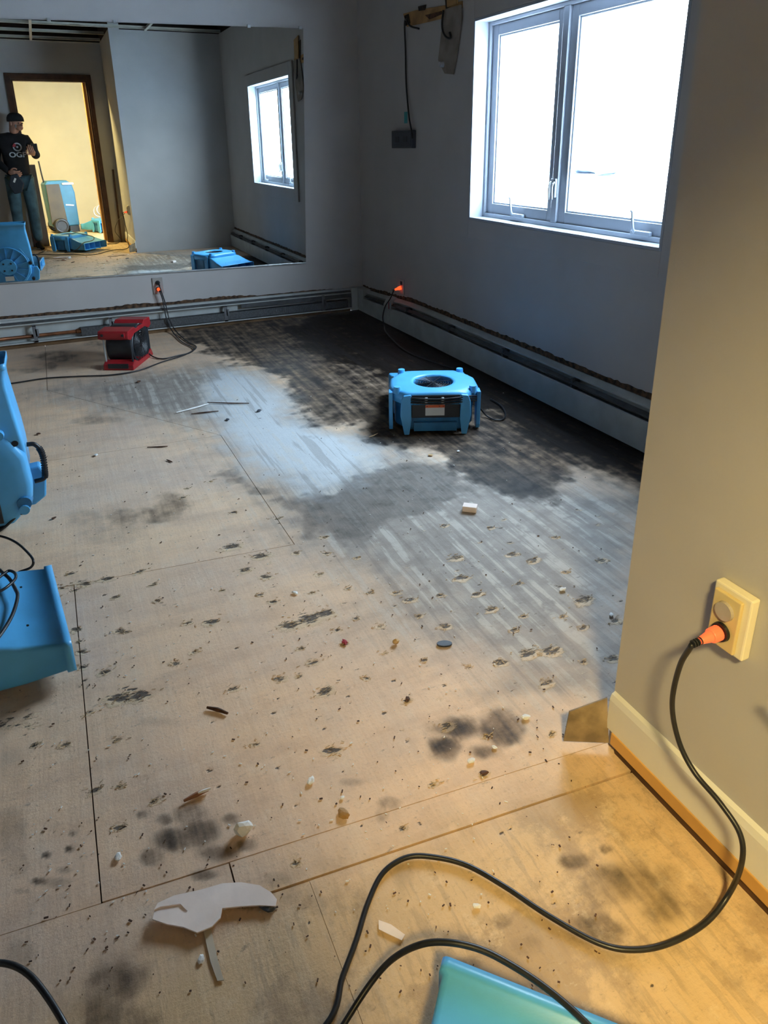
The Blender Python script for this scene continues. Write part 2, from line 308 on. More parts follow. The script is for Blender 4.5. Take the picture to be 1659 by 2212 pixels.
def fields(X, Y):
    n1 = fbm(X, Y, 7) * .24; n2 = fbm(X + 31, Y - 7, 22, 4) * .14; nn = n1 + n2
    dark = sst(.06, -.09, sdf(X, Y, ST_DARK) + nn) * .72
    black = sst(.16, -.16, sdf(X, Y, ST_BLACK_SHADE) + nn)
    dark = np.maximum(dark, black)
    ring = sst(.03, -.05, sdf(X, Y, ST_RING) + nn * .8) * .36
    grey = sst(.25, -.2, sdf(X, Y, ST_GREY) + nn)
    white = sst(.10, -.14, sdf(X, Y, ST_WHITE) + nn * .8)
    warm = sst(-4.28, -4.50, Y + nn * .5)      # yellow-brown mottling nearest the doorway
    spot = np.zeros_like(X)
    for (px, py, rx, ry, s) in SPOTS:
        c = fl(px, py); a = fl(px + rx, py); b = fl(px, py + ry)
        ex = Vector((a.x - c.x, a.y - c.y)); ey = Vector((b.x - c.x, b.y - c.y)); det = ex.x * ey.y - ex.y * ey.x
        dx, dy = X - c.x, Y - c.y; u = (dx * ey.y - dy * ey.x) / det; v = (ex.x * dy - ex.y * dx) / det
        r = np.sqrt(u * u + v * v) + nn * 4.2
        spot = np.maximum(spot, s * sst(1.45, .45, r))
    dark = np.maximum(dark, np.maximum(spot * .8, ring))
    pock = np.zeros_like(X); halo = np.zeros_like(X)
    order = np.argsort(Y.ravel()); ys = Y.ravel()[order]; xs = X.ravel()[order]; pf = np.zeros(xs.shape); hf = np.zeros(xs.shape)
    for (cx, cy, a, b, s, ang) in PK:
        lo, hi = np.searchsorted(ys, [cy - a * 4, cy + a * 4])
        if hi <= lo: continue
        dx, dy = xs[lo:hi] - cx, ys[lo:hi] - cy; ca, sa = math.cos(ang), math.sin(ang)
        u, v = (dx * ca + dy * sa) / a, (-dx * sa + dy * ca) / b; r = np.sqrt(u * u + v * v)
        pf[lo:hi] = np.maximum(pf[lo:hi], s * np.clip(1.35 - r * .8, 0, 1)); u2, v2 = (dx * ca + dy * sa) / a, (-dx * sa + (dy + b * .6) * ca) / b
        hf[lo:hi] = np.maximum(hf[lo:hi], s * np.clip(1.5 - np.hypot(u2, v2) * .6, 0, 1) * (a > .009))
    pock.ravel()[order] = pf; halo.ravel()[order] = hf
    return dark, grey, white, warm, pock, halo
def floor_material():
    mt = bpy.data.materials.new('stained_plywood'); mt.use_nodes = True; n = mt.node_tree; b = n.nodes['Principled BSDF']; L = n.links.new
    def at(nm): a = n.nodes.new('ShaderNodeAttribute'); a.attribute_name = nm; return a
    def mix(f, A, Bc, typ='MIX'):
        x = n.nodes.new('ShaderNodeMix'); x.data_type = 'RGBA'; x.blend_type = typ
        for k, v in (('A', A), ('B', Bc), ('Factor', f)):
            if isinstance(v, (tuple, float, int)): x.inputs[k].default_value = v if k == 'Factor' else (*v, 1)
            else: L(v, x.inputs[k])
        return x.outputs['Result']
    def mth(op, a, c, d=None):
        x = n.nodes.new('ShaderNodeMath'); x.operation = op; x.use_clamp = False
        for i, v in enumerate((a, c) if d is None else (a, c, d)):
            if isinstance(v, (float, int)): x.inputs[i].default_value = v
            else: L(v, x.inputs[i])
        return x.outputs[0]
    def mr(v, a, c, o0=0.0, o1=1.0):
        x = n.nodes.new('ShaderNodeMapRange'); L(v, x.inputs[0]); x.interpolation_type = 'SMOOTHSTEP'
        for i, q in zip((1, 2, 3, 4), (a, c, o0, o1)): x.inputs[i].default_value = q
        return x.outputs[0]
    geo = n.nodes.new('ShaderNodeNewGeometry')
    def noise(sc, vec_scale=(1, 1, 1), det=6, rough=.6, rot=0):
        mp = n.nodes.new('ShaderNodeMapping'); mp.inputs['Scale'].default_value = vec_scale; mp.inputs['Rotation'].default_value = (0, 0, rot); L(geo.outputs['Position'], mp.inputs[0])
        t = n.nodes.new('ShaderNodeTexNoise'); t.inputs['Scale'].default_value = sc; t.inputs['Detail'].default_value = det; t.inputs['Roughness'].default_value = rough
        L(mp.outputs[0], t.inputs['Vector']); return t.outputs['Fac']
    big = noise(2.2, det=5); mid = noise(14, det=6); fine = noise(120, det=4, rough=.7); grain = noise(6, (1.1, 11, 1), 7, .65); streak = noise(4, (7, .35, 1), 3, .55, rot=.05); fleck = noise(38, (.7, 1.5, 1), 6, .75)
    cross = noise(3.5, (1.0, 3.2, 1), 7, .68)
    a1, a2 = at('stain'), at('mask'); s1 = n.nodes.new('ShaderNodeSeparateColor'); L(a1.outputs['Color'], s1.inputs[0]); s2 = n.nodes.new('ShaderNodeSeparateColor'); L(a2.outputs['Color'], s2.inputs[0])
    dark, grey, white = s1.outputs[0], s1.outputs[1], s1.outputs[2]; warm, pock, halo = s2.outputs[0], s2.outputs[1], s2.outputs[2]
    tan = mix(mr(big, .35, .65), (.76, .56, .41), (.88, .62, .41))
    tan = mix(mth('MULTIPLY', mr(cross, .42, .68), .45), tan, (.56, .38, .26)); tan = mix(mth('MULTIPLY', mr(noise(1.3, det=7, rough=.7), .5, .7), .5), tan, (.60, .48, .40))
    tan = mix(mth('MULTIPLY', mr(mid, .5, .7), .30), tan, (.84, .68, .52))
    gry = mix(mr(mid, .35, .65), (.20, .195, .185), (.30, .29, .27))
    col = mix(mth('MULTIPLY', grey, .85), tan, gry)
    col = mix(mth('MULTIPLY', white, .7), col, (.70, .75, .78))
    near_mottle = mix(mr(noise(5, (1, 1, 1), 8, .72), .46, .58), (.66, .47, .25), (.36, .25, .13)); comb = noise(9, (5, .6, 1), 4, .6, rot=.15)
    near_mottle = mix(mth('MULTIPLY', mr(comb, .52, .60), .45), near_mottle, (.28, .20, .11)); near_mottle = mix(mth('MULTIPLY', mr(noise(11, det=7, rough=.75), .56, .66), .6), near_mottle, (.78, .62, .40))
    col = mix(mth('MULTIPLY', warm, .72), col, near_mottle)
    # trowel streaks of old adhesive
    sm = mth('MULTIPLY_ADD', grey, .8, .12); stm = mth('MULTIPLY', mth('MULTIPLY', mth('MULTIPLY', mr(streak, .53, .57), mr(mid, .35, .55)), .6), sm); col = mix(stm, col, (.62, .58, .52))
    std = mth('MULTIPLY', mth('MULTIPLY', mr(streak, .45, .40), .36), sm); col = mix(std, col, (.17, .14, .12))
    col = mix(mth('MULTIPLY', mr(fine, .55, .75), .3), col, (.14, .10, .08)); col = mix(mth('MULTIPLY', mr(fleck, .60, .72), .55), col, (.11, .09, .075)); col = mix(mth('MULTIPLY', mr(fleck, .38, .28), .45), col, (.68, .56, .42))
    wet_shade = mix(mr(streak, .40, .60), (.0025, .002, .0018), (.014, .012, .013))  # near-black tone shared by the wet stains and the painted shade
    dk = mth('MULTIPLY_ADD', mth('SUBTRACT', mid, .5), mth('MULTIPLY_ADD', mr(dark, .0, .35), .95, .0), dark); dk = mth('MULTIPLY_ADD', mth('SUBTRACT', streak, .5), mth('MULTIPLY', mr(dark, .05, .5), .9), dk); dk = mr(dk, .05, .98)
    lin = mth('POWER', dk, .62)
    col = mix(mth('MULTIPLY', lin, .985), col, wet_shade)
    hl = mr(mth('ADD', halo, mth('MULTIPLY', mth('SUBTRACT', fleck, .5), 2.2)), .60, .95); col = mix(mth('MULTIPLY', hl, mth('MULTIPLY_ADD', dark, -.6, .75)), col, (.74, .56, .36))
    rag = noise(60, (.45, 1.6, 1), 5, .7)
    pk = mr(mth('ADD', pock, mth('MULTIPLY', mth('SUBTRACT', rag, .5), 2.6)), .60, .85); col = mix(mth('MULTIPLY', pk, .88), col, mix(mr(big, .45, .55), (.05, .035, .025), (.05, .045, .045)))
    L(col, b.inputs['Base Color'])
    L(mr(dk, 0, 1, .62, .50), b.inputs['Roughness']); L(mr(dk, 0, .6, .4, .12), b.inputs['Specular IOR Level'])
    h = mth('ADD', mth('MULTIPLY', grain, .5), mth('MULTIPLY', fine, .5)); h = mth('SUBTRACT', h, mth('MULTIPLY', pk, 1.5)); h = mth('ADD', h, mth('MULTIPLY', mth('MULTIPLY', hl, rag), 1.2)); h = mth('ADD', h, mth('MULTIPLY', streak, .9))
    bp = n.nodes.new('ShaderNodeBump'); bp.inputs['Strength'].default_value = .55; bp.inputs['Distance'].default_value = .003; L(h, bp.inputs['Height']); L(bp.outputs[0], b.inputs['Normal'])
    return mt
M_floor = floor_material()
def sheet(name, polys, dz=0.0, clipx=(XL, 0)):
    """plywood sheet: convex polygons (x,y,gap-after flag) on a fine grid, 19 mm thick"""
    big_v, big_f = [], []
    bmm = B()
    for poly in polys:
        P = [(p[0], p[1]) for p in poly]; G = [p[2] for p in poly]
        x0, x1 = min(p[0] for p in P), max(p[0] for p in P); y0, y1 = min(p[1] for p in P), max(p[1] for p in P)
        def axis(a, b, fine0, fine1, f, c):
            out = [a]; 
            while out[-1] < b - 1e-6:
                s = f if fine0 - 1e-6 <= out[-1] < fine1 else c
                nx = out[-1] + s
                if out[-1] < fine0 < nx: nx = fine0
                out.append(min(nx, b))
            return np.array(out)
        f = .006 if (y0 + y1) / 2 < -2.0 else .011
        xs = axis(x0, x1, -2.95, 0.0, f, .06); ys = axis(y0, y1, -5.15, 0.0, f, .05)
        X, Y = np.meshgrid(xs, ys); nx_, ny_ = len(xs), len(ys)
        # thin inside tests with half planes
        cx, cy = sum(p[0] for p in P) / len(P), sum(p[1] for p in P) / len(P)
        me = bpy.data.meshes.new('t'); idx = np.arange(nx_ * ny_).reshape(ny_, nx_)
        q = np.stack([idx[:-1, :-1], idx[:-1, 1:], idx[1:, 1:], idx[1:, :-1]], -1).reshape(-1, 4)
        keep = np.ones(nx_ * ny_, bool); planes = []
        for i in range(len(P)):
            a, c = Vector(P[i]), Vector(P[(i + 1) % len(P)]); d = (c - a).normalized(); nrm = Vector((d.y, -d.x))
            if nrm.dot(Vector((cx, cy)) - a) > 0: nrm = -nrm
            a2 = a - nrm * (G[i] / 2); planes.append((a2, nrm))
            keep &= ((X.ravel() - a2.x) * nrm.x + (Y.ravel() - a2.y) * nrm.y) < f * 1.5 + (.06)
        q = q[keep[q].all(1)]
        used = np.unique(q); remap = -np.ones(nx_ * ny_, int); remap[used] = np.arange(len(used))
        co = np.zeros((len(used), 3)); co[:, 0] = X.ravel()[used]; co[:, 1] = Y.ravel()[used]
        me.vertices.add(len(used)); me.vertices.foreach_set('co', co.ravel()); q = remap[q]
        me.loops.add(q.size); me.loops.foreach_set('vertex_index', q.ravel().astype(np.int32)); me.polygons.add(len(q)); me.polygons.foreach_set('loop_start', np.arange(0, q.size, 4, dtype=np.int32)); me.update(calc_edges=True); me.validate()
        b1 = B(); b1.from_mesh(me); bpy.data.meshes.remove(me)
        for a2, nrm in planes:
            bmesh.ops.bisect_plane(b1, geom=b1.verts[:] + b1.edges[:] + b1.faces[:], plane_co=(a2.x, a2.y, 0), plane_no=(nrm.x, nrm.y, 0), clear_outer=True, dist=1e-6)
        # skirt
        be = [e for e in b1.edges if e.is_boundary]; r = bmesh.ops.extrude_edge_only(b1, edges=be)
        for v in r['geom']:
            if isinstance(v, bmesh.types.BMVert): v.co.z = -.019
        t = bpy.data.meshes.new('t'); b1.to_mesh(t); b1.free(); bmm.from_mesh(t); bpy.data.meshes.remove(t)
    me = bpy.data.meshes.new(name); bmm.to_mesh(me); bmm.free()
    nv = len(me.vertices); co = np.zeros(nv * 3); me.vertices.foreach_get('co', co); co = co.reshape(-1, 3)
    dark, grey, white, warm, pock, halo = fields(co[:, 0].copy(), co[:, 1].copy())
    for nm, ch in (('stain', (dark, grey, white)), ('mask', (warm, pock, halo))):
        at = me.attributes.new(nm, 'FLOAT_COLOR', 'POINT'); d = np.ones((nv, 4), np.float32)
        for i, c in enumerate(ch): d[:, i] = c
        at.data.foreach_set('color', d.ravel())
    top = co[:, 2] > -.01; co[top, 2] += fbm(co[top, 0], co[top, 1], 3) * .002 - .0016 * np.clip(pock[top] * 1.5 - .6, 0, 1); co[:, 2] += dz
    me.vertices.foreach_set('co', co.ravel()); me.materials.append(M_floor)
    o = bpy.data.objects.new(name, me); S.collection.objects.link(o); o.parent = floor
    for p in me.polygons: p.use_smooth = False
    return o
g = .0022
def yl(x): return -3.175 - .1081 * (x + 2.345)     # third cross seam
def ya(x): return -4.285 - .0999 * (x + 2.12)      # far edge of the patch board
sheet('plywood_sheet', [[(XL, 0, 0), (-2.395, 0, .003), (-2.395, -1.081, 0), (XL, -1.081, 0)], [(XL, -1.081, 0), (-2.395, -1.081, .003), (-1.663, -2.172, g), (XL, -1.975, 0)]])
sheet('plywood_sheet', [[(-2.395, 0, 0), (0, 0, 0), (0, -1.081, 0), (-2.395, -1.081, .003)], [(-2.395, -1.081, 0), (0, -1.081, 0), (0, -2.172, 0), (-1.663, -2.172, .003)]], -.0006)
sheet('plywood_sheet', [[(XL, -1.975, g), (-1.663, -2.172, g), (-1.652, yl(-1.652), .003), (XL, yl(XL), 0)]], .0003)
sheet('plywood_sheet', [[(-1.663, -2.172, 0), (0, -2.172, 0), (0, yl(0), 0), (-1.652, yl(-1.652), .003)]])
sheet('plywood_sheet', [[(XL, yl(XL), .003), (-2.345, yl(-2.345), .0025), (-2.345, ya(-2.345), .002), (XL, ya(XL), 0)]], -.0004)
sheet('plywood_sheet', [[(-2.345, yl(-2.345), 0), (0, yl(0), 0), (0, ya(0), .005), (-2.345, ya(-2.345), .0025)]])
sheet('floor_board', [[(-2.12, ya(-2.12), .003), (XN + .01, ya(XN), .0), (XN + .01, ya(XN) - .085, .004), (-2.12, ya(-2.12) - .085, .005)]], .002)
sheet('plywood_sheet', [[(XL, ya(XL), .002), (-2.12, ya(-2.12), 0), (-2.12, -5.9, 0), (XL, -5.9, 0)]], .0002)
sheet('plywood_sheet', [[(-2.12, ya(-2.12) - .085, .002), (-1.992, ya(-1.992) - .085, .0015), (-1.992, -5.9, 0), (-2.12, -5.9, 0)]], -.0003)
sheet('plywood_sheet', [[(-1.992, ya(-1.992) - .085, .002), (XN, ya(XN) - .085, 0), (XN, -5.9, 0), (-1.992, -5.9, .0)]], .0)
bm = B(); bx(bm, -4.3, .2, -8.75, -5.9, -.028, -.001); obj('plywood_sheet', bm, mat('hall_plywood', (.48, .38, .22), .6, var=.3, scale=5), floor)
# torn splinters round the worst gouges
bm = B()
for (cx, cy, a, b_, s, ang) in PK[:len(POCKS)]:
    if a < .009 or cy > -2.2 or s < .5: continue
    for k in range(int(5 + a * 300)):
        x = cx + random.gauss(0, a * .9); y = cy + random.gauss(0, b_ * .9); l = random.uniform(.003, .011); h = random.uniform(.0008, .0022); an = ang + random.gauss(0, .5)
        if x > XN - .01 and y < YN: continue
        R = Matrix.Rotation(an, 3, 'Z') @ Matrix.Rotation(random.uniform(-.3, .3), 3, 'Y'); box(bm, (x, y, h * .6 + .0005), (l, random.uniform(.0005, .0014), h * .7), R)
tag(obj('splinters', bm, mat('pale_splinters', (.60, .45, .27), .8, var=.3, scale=30), floor), kind='stuff')
# sawdust, grit and chips too small to pick apart
bm = B()
for i in range(520):
    p = fl(random.uniform(30, 1300), 800 + 1350 * random.random() ** 1.1)
    if p.x > XN - .02 and p.y < YN + .05: continue
    s = random.uniform(.0008, .0028); box(bm, (p.x, p.y, s * .5 + .001), (s * random.uniform(1, 3), s, s * .7), Matrix.Rotation(random.uniform(0, 3), 3, 'Z'))
tag(obj('grit', bm, M_brown, floor), kind='stuff')
bm = B()
for i in range(450):
    p = fl(random.uniform(60, 1100), 830 + 1200 * random.random())
    s = random.uniform(.0008, .0024); box(bm, (p.x, p.y, s * .5 + .001), (s * random.uniform(1, 3), s, s * .7), Matrix.Rotation(random.uniform(0, 3), 3, 'Z'))
tag(obj('sawdust', bm, M_plas, floor), kind='stuff')

# ------------------------------------------------------------------ near wall base
bm = B(); prism(bm, [(XN, .055), (XN - .013, .055), (XN - .013, .132), (XN - .009, .146), (XN, .150)], YD + .05, YN - .002, lambda u, v, q: (u, q, v)); struct('baseboard_near', bm, M_trim)
bm = B(); bx(bm, XN - .016, XN, YD + .05, YN - .02, .024, .056); struct('trim_1', bm, M_orange_wood, bevel=.002)
bm = B(); bx(bm, XN - .008, XN, YD + .05, YN - .03, -.01, .024); struct('trim_2', bm, M_dwood)
# bent corner flap of old flooring at the wall end
bm = B()
c = [pl(1240, 1503, 1, YN + .012), pl(1318, 1510, 1, YN + .004), fl(1303, 1590, .002), fl(1232, 1550, .002)]
c = [Vector((-1.368, -4.338, .100)), Vector((-1.288, -4.364, .128)), Vector((-1.286, -4.382, .016)), Vector((-1.372, -4.333, .014))]
for d in (0, .003):
    for q in c: bm.verts.new(q + Vector((d * .4, d, 0)))
bm.verts.ensure_lookup_table(); v = bm.verts
for f in ((0, 1, 2, 3), (7, 6, 5, 4), (0, 4, 5, 1), (1, 5, 6, 2), (2, 6, 7, 3), (3, 7, 4, 0)): bm.faces.new([v[i] for i in f])
tag(obj('floor_scrap', bm, mat('vinyl_scrap', (.30, .23, .14), .5, var=.4, scale=20)), 'tan strip of torn flooring leaning on the end of the near wall', 'scrap')

# ================================================================== WINDOW
win = bpy.data.objects.new('window_1', None); S.collection.objects.link(win); win.location = (0, 0, 0); win['kind'] = 'structure'
CW = .10
def casing(y0, y1, z0, z1, name='casing'):
    bm = B(); bx(bm, -.017, -.0005, y0, y1, z0, z1); obj(name, bm, M_wall, win, bevel=.003)
casing(WY0, WY0 + CW, WZ0 - .105, WZ1 + CW); casing(WY1 - CW, WY1, WZ0 - .105, WZ1 + CW); casing(WY1, WY0, WZ1, WZ1 + CW); casing(WY1, WY0, WZ0 - .105, WZ0)
t = .014
for nm, a in (('jamb', (WY0 - t, WY0, WZ0, WZ1)), ('jamb', (WY1, WY1 + t, WZ0, WZ1)), ('jamb', (WY1 + t, WY0 - t, WZ1 - t, WZ1)), ('window_sill', (WY1 + t, WY0 - t, WZ0, WZ0 + t))):
    bm = B(); bx(bm, -.018, .145, *a); obj(nm, bm, M_vinyl, win, bevel=.002)
def ring(y0, y1, z0, z1, w_, x0, x1, name, par, wb=None, m=M_vinyl):
    wb = wb or w_
    o = None
    bm = B(); bx(bm, x0, x1, y0, y0 + w_, z0, z1); bx(bm, x0, x1, y1 - w_, y1, z0, z1); bx(bm, x0, x1, y0 + w_, y1 - w_, z1 - w_, z1); bx(bm, x0, x1, y0 + w_, y1 - w_, z0, z0 + wb)
    return obj(name, bm, m, par, bevel=.003)
ya_, yb_ = WY1 + t, WY0 - t; za_, zb_ = WZ0 + t, WZ1 - t; ym = -2.302
ring(ya_, yb_, za_, zb_, .018, .070, .135, 'window_frame', win, .022)
bm = B(); bx(bm, .072, .135, ym - .022, ym + .022, za_ + .022, zb_ - .018); obj('mullion', bm, M_vinyl, win, bevel=.003)
for (s0, s1) in ((ym + .020, yb_ - .017), (ya_ + .017, ym - .020)):
    sh = ring(s0, s1, za_ + .02, zb_ - .017, .052, .088, .128, 'sash', win, .056)
    ring(s0 + .052, s1 - .052, za_ + .076, zb_ - .069, .009, .098, .110, 'glazing_bead', sh)
    bm = B(); bx(bm, .112, .116, s0 + .052, s1 - .052, za_ + .076, zb_ - .069); obj('pane', bm, M_glass, sh)
# cranks
for (px, py) in ((1110, 455), (1374, 490)):
    p = pl(px, py, 0, .070)
    bm = B(); box(bm, (.072, p.y - .03, za_ + .030), (.022, .11, .022)); cb = obj('crank_housing', bm, M_vinyl, win, bevel=.005)
    bm = B(); tube(bm, [(.064, p.y, za_ + .030), (.052, p.y, za_ + .05), (.048, p.y + .004, za_ + .085), (.052, p.y + .012, za_ + .115), (.046, p.y + .016, za_ + .125)], .006); obj('crank_handle', bm, M_vinyl, cb, smooth=True)
for dy in (-.012, .014):
    zc_ = pl(1246, 410, 0, .07).z
    bm = B(); box(bm, (.066, ym + dy, zc_), (.012, .014, .09)); lk = obj('sash_lock', bm, M_vinyl, win, bevel=.004)
    bm = B(); tube(bm, [(.060, ym + dy, zc_ + .03), (.048, ym + dy, zc_ + .01), (.050, ym + dy, zc_ - .055)], .0045); obj('lock_lever', bm, M_metal, lk, smooth=True)
# outside
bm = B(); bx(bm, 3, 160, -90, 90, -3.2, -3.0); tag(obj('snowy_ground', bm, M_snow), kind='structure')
for i in range(9):
    bm = B(); x = 70 + random.uniform(-10, 20); y = -70 + i * 18
    for k in range(9): rock(bm, (x + random.uniform(-3, 3), y + random.uniform(-7, 7), 0), (3.5, 4.5, random.uniform(2.5, 4)), i * 11 + k, 2)
    for vv in bm.verts: vv.co.z -= 3
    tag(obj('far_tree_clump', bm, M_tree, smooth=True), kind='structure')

# ================================================================== MIRROR
MP = [Vector((-4.2, 0, .461)), Vector((-.480, 0, .415)), Vector((-.410, 0, 2.038)), Vector((-4.2, 0, 1.969))]
a0, a1 = pl(0, 612, 1, 0), pl(660, 567.5, 1, 0); b0, b1 = pl(0, 41, 1, 0), pl(654, 62, 1, 0)
def ext(p, q, x): return p + (q - p) * ((x - p.x) / (q.x - p.x))
MP = [ext(a0, a1, -4.2), a1, b1, ext(b0, b1, -4.2)]
wm = thing('wall_mirror', 'large frameless mirror covering most of the back wall', 'mirror', (-2.4, 0, .43))
bm = B(); prism(bm, [(p.x + 2.4, p.z - .43) for p in MP], -.004, -.010, lambda u, v, q: (u, q, v)); obj('mirror_glass', bm, M_mirror, wm)
bm = B()
d_ = (MP[1] - MP[0]).normalized()
box(bm, ((MP[0] + MP[1]) / 2 - Vector((-2.4, .010, .43))), ((MP[1] - MP[0]).length, .012, .010), Matrix.Rotation(-math.atan2(d_.z, d_.x), 3, 'Y')); obj('bottom_channel', bm, M_metal, wm, bevel=.002)
for x in (-4.0, ext(b0, b1, 0).x * 0 + pl(105, 43, 1, 0).x, pl(248, 47, 1, 0).x, pl(537, 60, 1, 0).x, pl(648, 62, 1, 0).x):
    q = ext(b0, b1, x); bm = B(); box(bm, (x + 2.4, -.008, q.z - .43 + .004), (.022, .012, .020)); obj('mirror_clip', bm, M_metal, wm, bevel=.002)

# ================================================================== HEATERS
def ragged(name, pts_fn, n, par, th=.003, m=M_torn):
    bm = B(); lo, hi, lo2, hi2 = [], [], [], []
    for i in range(n + 1):
        a, b_, nrm = pts_fn(i / n); lo.append(bm.verts.new(a)); hi.append(bm.verts.new(b_)); lo2.append(bm.verts.new(a + nrm * th)); hi2.append(bm.verts.new(b_ + nrm * th))
    for i in range(n):
        bm.faces.new((lo2[i], lo2[i + 1], hi2[i + 1], hi2[i])); bm.faces.new((hi2[i], hi2[i + 1], hi[i + 1], hi[i])); bm.faces.new((lo[i], lo[i + 1], lo2[i + 1], lo2[i]))
    return obj(name, bm, m, par)
hb0, hb1 = pl(0, 686, 1, 0), pl(779, 621, 1, 0)
def rb(t):
    x = XL + (0 - XL) * t; p = ext(hb0, hb1, x) if x > -2.7 else ext(hb0, hb1, -2.7); k = (.004 + .012 * max(0, mnoise.noise(Vector((x * 3, 0, 0))) + .3) + .006 * random.random()) * (1.4 if -1.9 < x < -.9 else .8)
    return Vector((x, 0, p.z - .012)), Vector((x, 0, p.z + k)), Vector((0, -1, 0))
ragged('torn_paper_edge', rb, 240, wall_back)
hw0, hw1 = pl(779, 619, 0, 0), pl(1411, 855, 0, 0)
def hwz(y): return hw0.z + (hw1.z - hw0.z) * ((y - hw0.y) / (hw1.y - hw0.y))
HZW = lambda y: .185 + .052 * sst(0., -1.1, np.array(y)).item()
def rw(t):
    y = -.01 + (YN + .02) * t; k = .010 + .009 * random.random() + .006 * mnoise.noise(Vector((y * 4, 3, 0)))
    return Vector((0, y, HZW(y) - .02)), Vector((0, y, HZW(y) + k)), Vector((-1, 0, 0))
ragged('torn_paper_edge', rw, 200, wall_right)
# back heater, cover removed
hb = thing('baseboard_heater', 'opened baseboard heater without its front cover below the mirror', 'heater', (-2.4, -.03, 0))
def L(x, y, z): return Vector((x + 2.4, y + .03, z))
xe = -.125; xs_ = -4.6
def strip(name, z0, z1, y0, y1, m, x0=xs_, x1=xe, dz=0, par=None, bev=.001):
    """runs along the wall with the slight rise the photo shows"""
    r = lambda x: (.012 * (-.1 - max(x, -2.7)) / 2.6)
    bm = B()
    for (x, ) in ((x0,), (x1,)):
        for (y, z) in ((y0, z0), (y1, z0), (y1, z1), (y0, z1)): bm.verts.new(L(x, y, z + r(x)))
    bm.verts.ensure_lookup_table(); v = bm.verts
    for f in ((0, 1, 2, 3), (7, 6, 5, 4), (0, 4, 5, 1), (1, 5, 6, 2), (2, 6, 7, 3), (3, 7, 4, 0)): bm.faces.new([v[i] for i in f])
    return obj(name, bm, m, par or hb, bevel=bev)
strip('back_panel', .030, .187, -.010, -.002, M_heat)
strip('top_lip', .172, .187, -.030, -.010, M_heat)
strip('top_rail', .150, .158, -.052, -.044, M_heat)
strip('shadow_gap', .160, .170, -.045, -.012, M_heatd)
strip('bottom_channel', .026, .034, -.055, -.012, M_heat)
wl = pl(173, 722, 1, -.04).x
bm = B(); cyl(bm, L(xs_, -.036, .078), L(wl + .02, -.036, .076), .012, seg=12); obj('copper_pipe', bm, M_copper, hb, smooth=True)
bm = B(); tube(bm, [L(wl - .02, -.036, .076), L(wl, -.036, .078), L(wl + .02, -.036, .078)], .016, sub=2); obj('pipe_elbow', bm, M_copper, hb)
bm = B(); bx(bm, *(L(wl + .01, 0, 0).x, L(xe - .03, 0, 0).x), L(0, -.056, 0).y, L(0, -.016, 0).y,   .044, .098)
fe = obj('finned_element', bm, M_fin, hb)
bm = B()
for i in range(300):
    x = wl + .012 + i * (xe - .04 - wl) / 300; bx(bm, x + 2.4, x + 2.4012, -.0285, .016, .041, .101)
tag(obj('fins', bm, M_fin, fe), kind='stuff')
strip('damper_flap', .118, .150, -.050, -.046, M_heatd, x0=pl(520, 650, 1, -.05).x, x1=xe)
for px in (72, 240, 490, 700):
    x = pl(px, 700, 1, -.05).x
    bm = B(); bx(bm, x + 2.4 - .012, x + 2.4 + .012, -.029, -.024, .036, .150); box(bm, (x + 2.4 + .014, -.027, .10), (.02, .004, .05)); box(bm, (x + 2.4, -.012, .150), (.022, .034, .010)); box(bm, (x + 2.4, -.012, .040), (.026, .034, .010))
    br = obj('bracket', bm, mat('dull_bracket', (.16, .16, .17), .5, var=.3), hb)
bm = B(); bx(bm, L(xe, 0, 0).x, L(-.070, 0, 0).x, -.030, .026, .012, .193); obj('end_cap', bm, M_heat, hb, bevel=.003)
bm = B(); bx(bm, XL + .02, -.13, -.034, -.001, .001, .026); struct('trim_3', bm, mat('dull_sill_wood', (.16, .09, .04), .7, var=.4, scale=9), bevel=.002)
# window-wall heater with cover
hw = thing('baseboard_heater', 'covered baseboard heater running under the window', 'heater', (-.03, -2.2, 0))
def wstrip(name, pf, m, y0=-.004, y1=YN + .01, par=None, n=24, bev=0):
    """pf: list of (x,z) profile, extruded along the wall following its rise"""
    bm = B(); rings = []
    for i in range(n + 1):
        y = y0 + (y1 - y0) * i / n; k = HZW(y) / .237
        rings.append([Vector((x + .03, y + 2.2, z * k)) for x, z in pf])
    loft(bm, rings); return obj(name, bm, m, par or hw)
wstrip('back_panel', [(-.001, .02), (-.006, .02), (-.006, .222), (-.001, .222)], M_heat)
wstrip('top_lip', [(-.006, .222), (-.006, .206), (-.034, .198), (-.036, .206), (-.010, .226), (-.001, .226)], M_heat)
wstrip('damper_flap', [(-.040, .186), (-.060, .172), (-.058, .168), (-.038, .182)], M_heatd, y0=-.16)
wstrip('front_panel', [(-.064, .150), (-.060, .153), (-.060, .013), (-.066, .013), (-.066, .150)], M_heat)
wstrip('finned_element', [(-.014, .08), (-.052, .08), (-.052, .14), (-.014, .14)], M_fin, y0=-.16)
for y in (-.9, -1.5, -2.1, -2.7, -3.3, -3.9):
    k = HZW(y) / .237; bm = B(); box(bm, (-.022 + .03 - .012, y + 2.2, .170 * k), (.046, .016, .05 * k)); obj('bracket', bm, M_heatd, hw)
bm = B(); box(bm, (-.035 + .03, -.085 + 2.2, .1), (.066, .15, .18)); obj('corner_cover', bm, M_heat, hw, bevel=.004)
jy = -.60; bm = B(); prism(bm, [(-.068, .02), (-.068, .15), (-.040, .200), (-.004, .212), (-.004, .02)], jy - .055 + 2.2, jy + .055 + 2.2, lambda u, v, q: (u + .03, q, v)); obj('joint_cover', bm, M_heat, hw, bevel=.002)

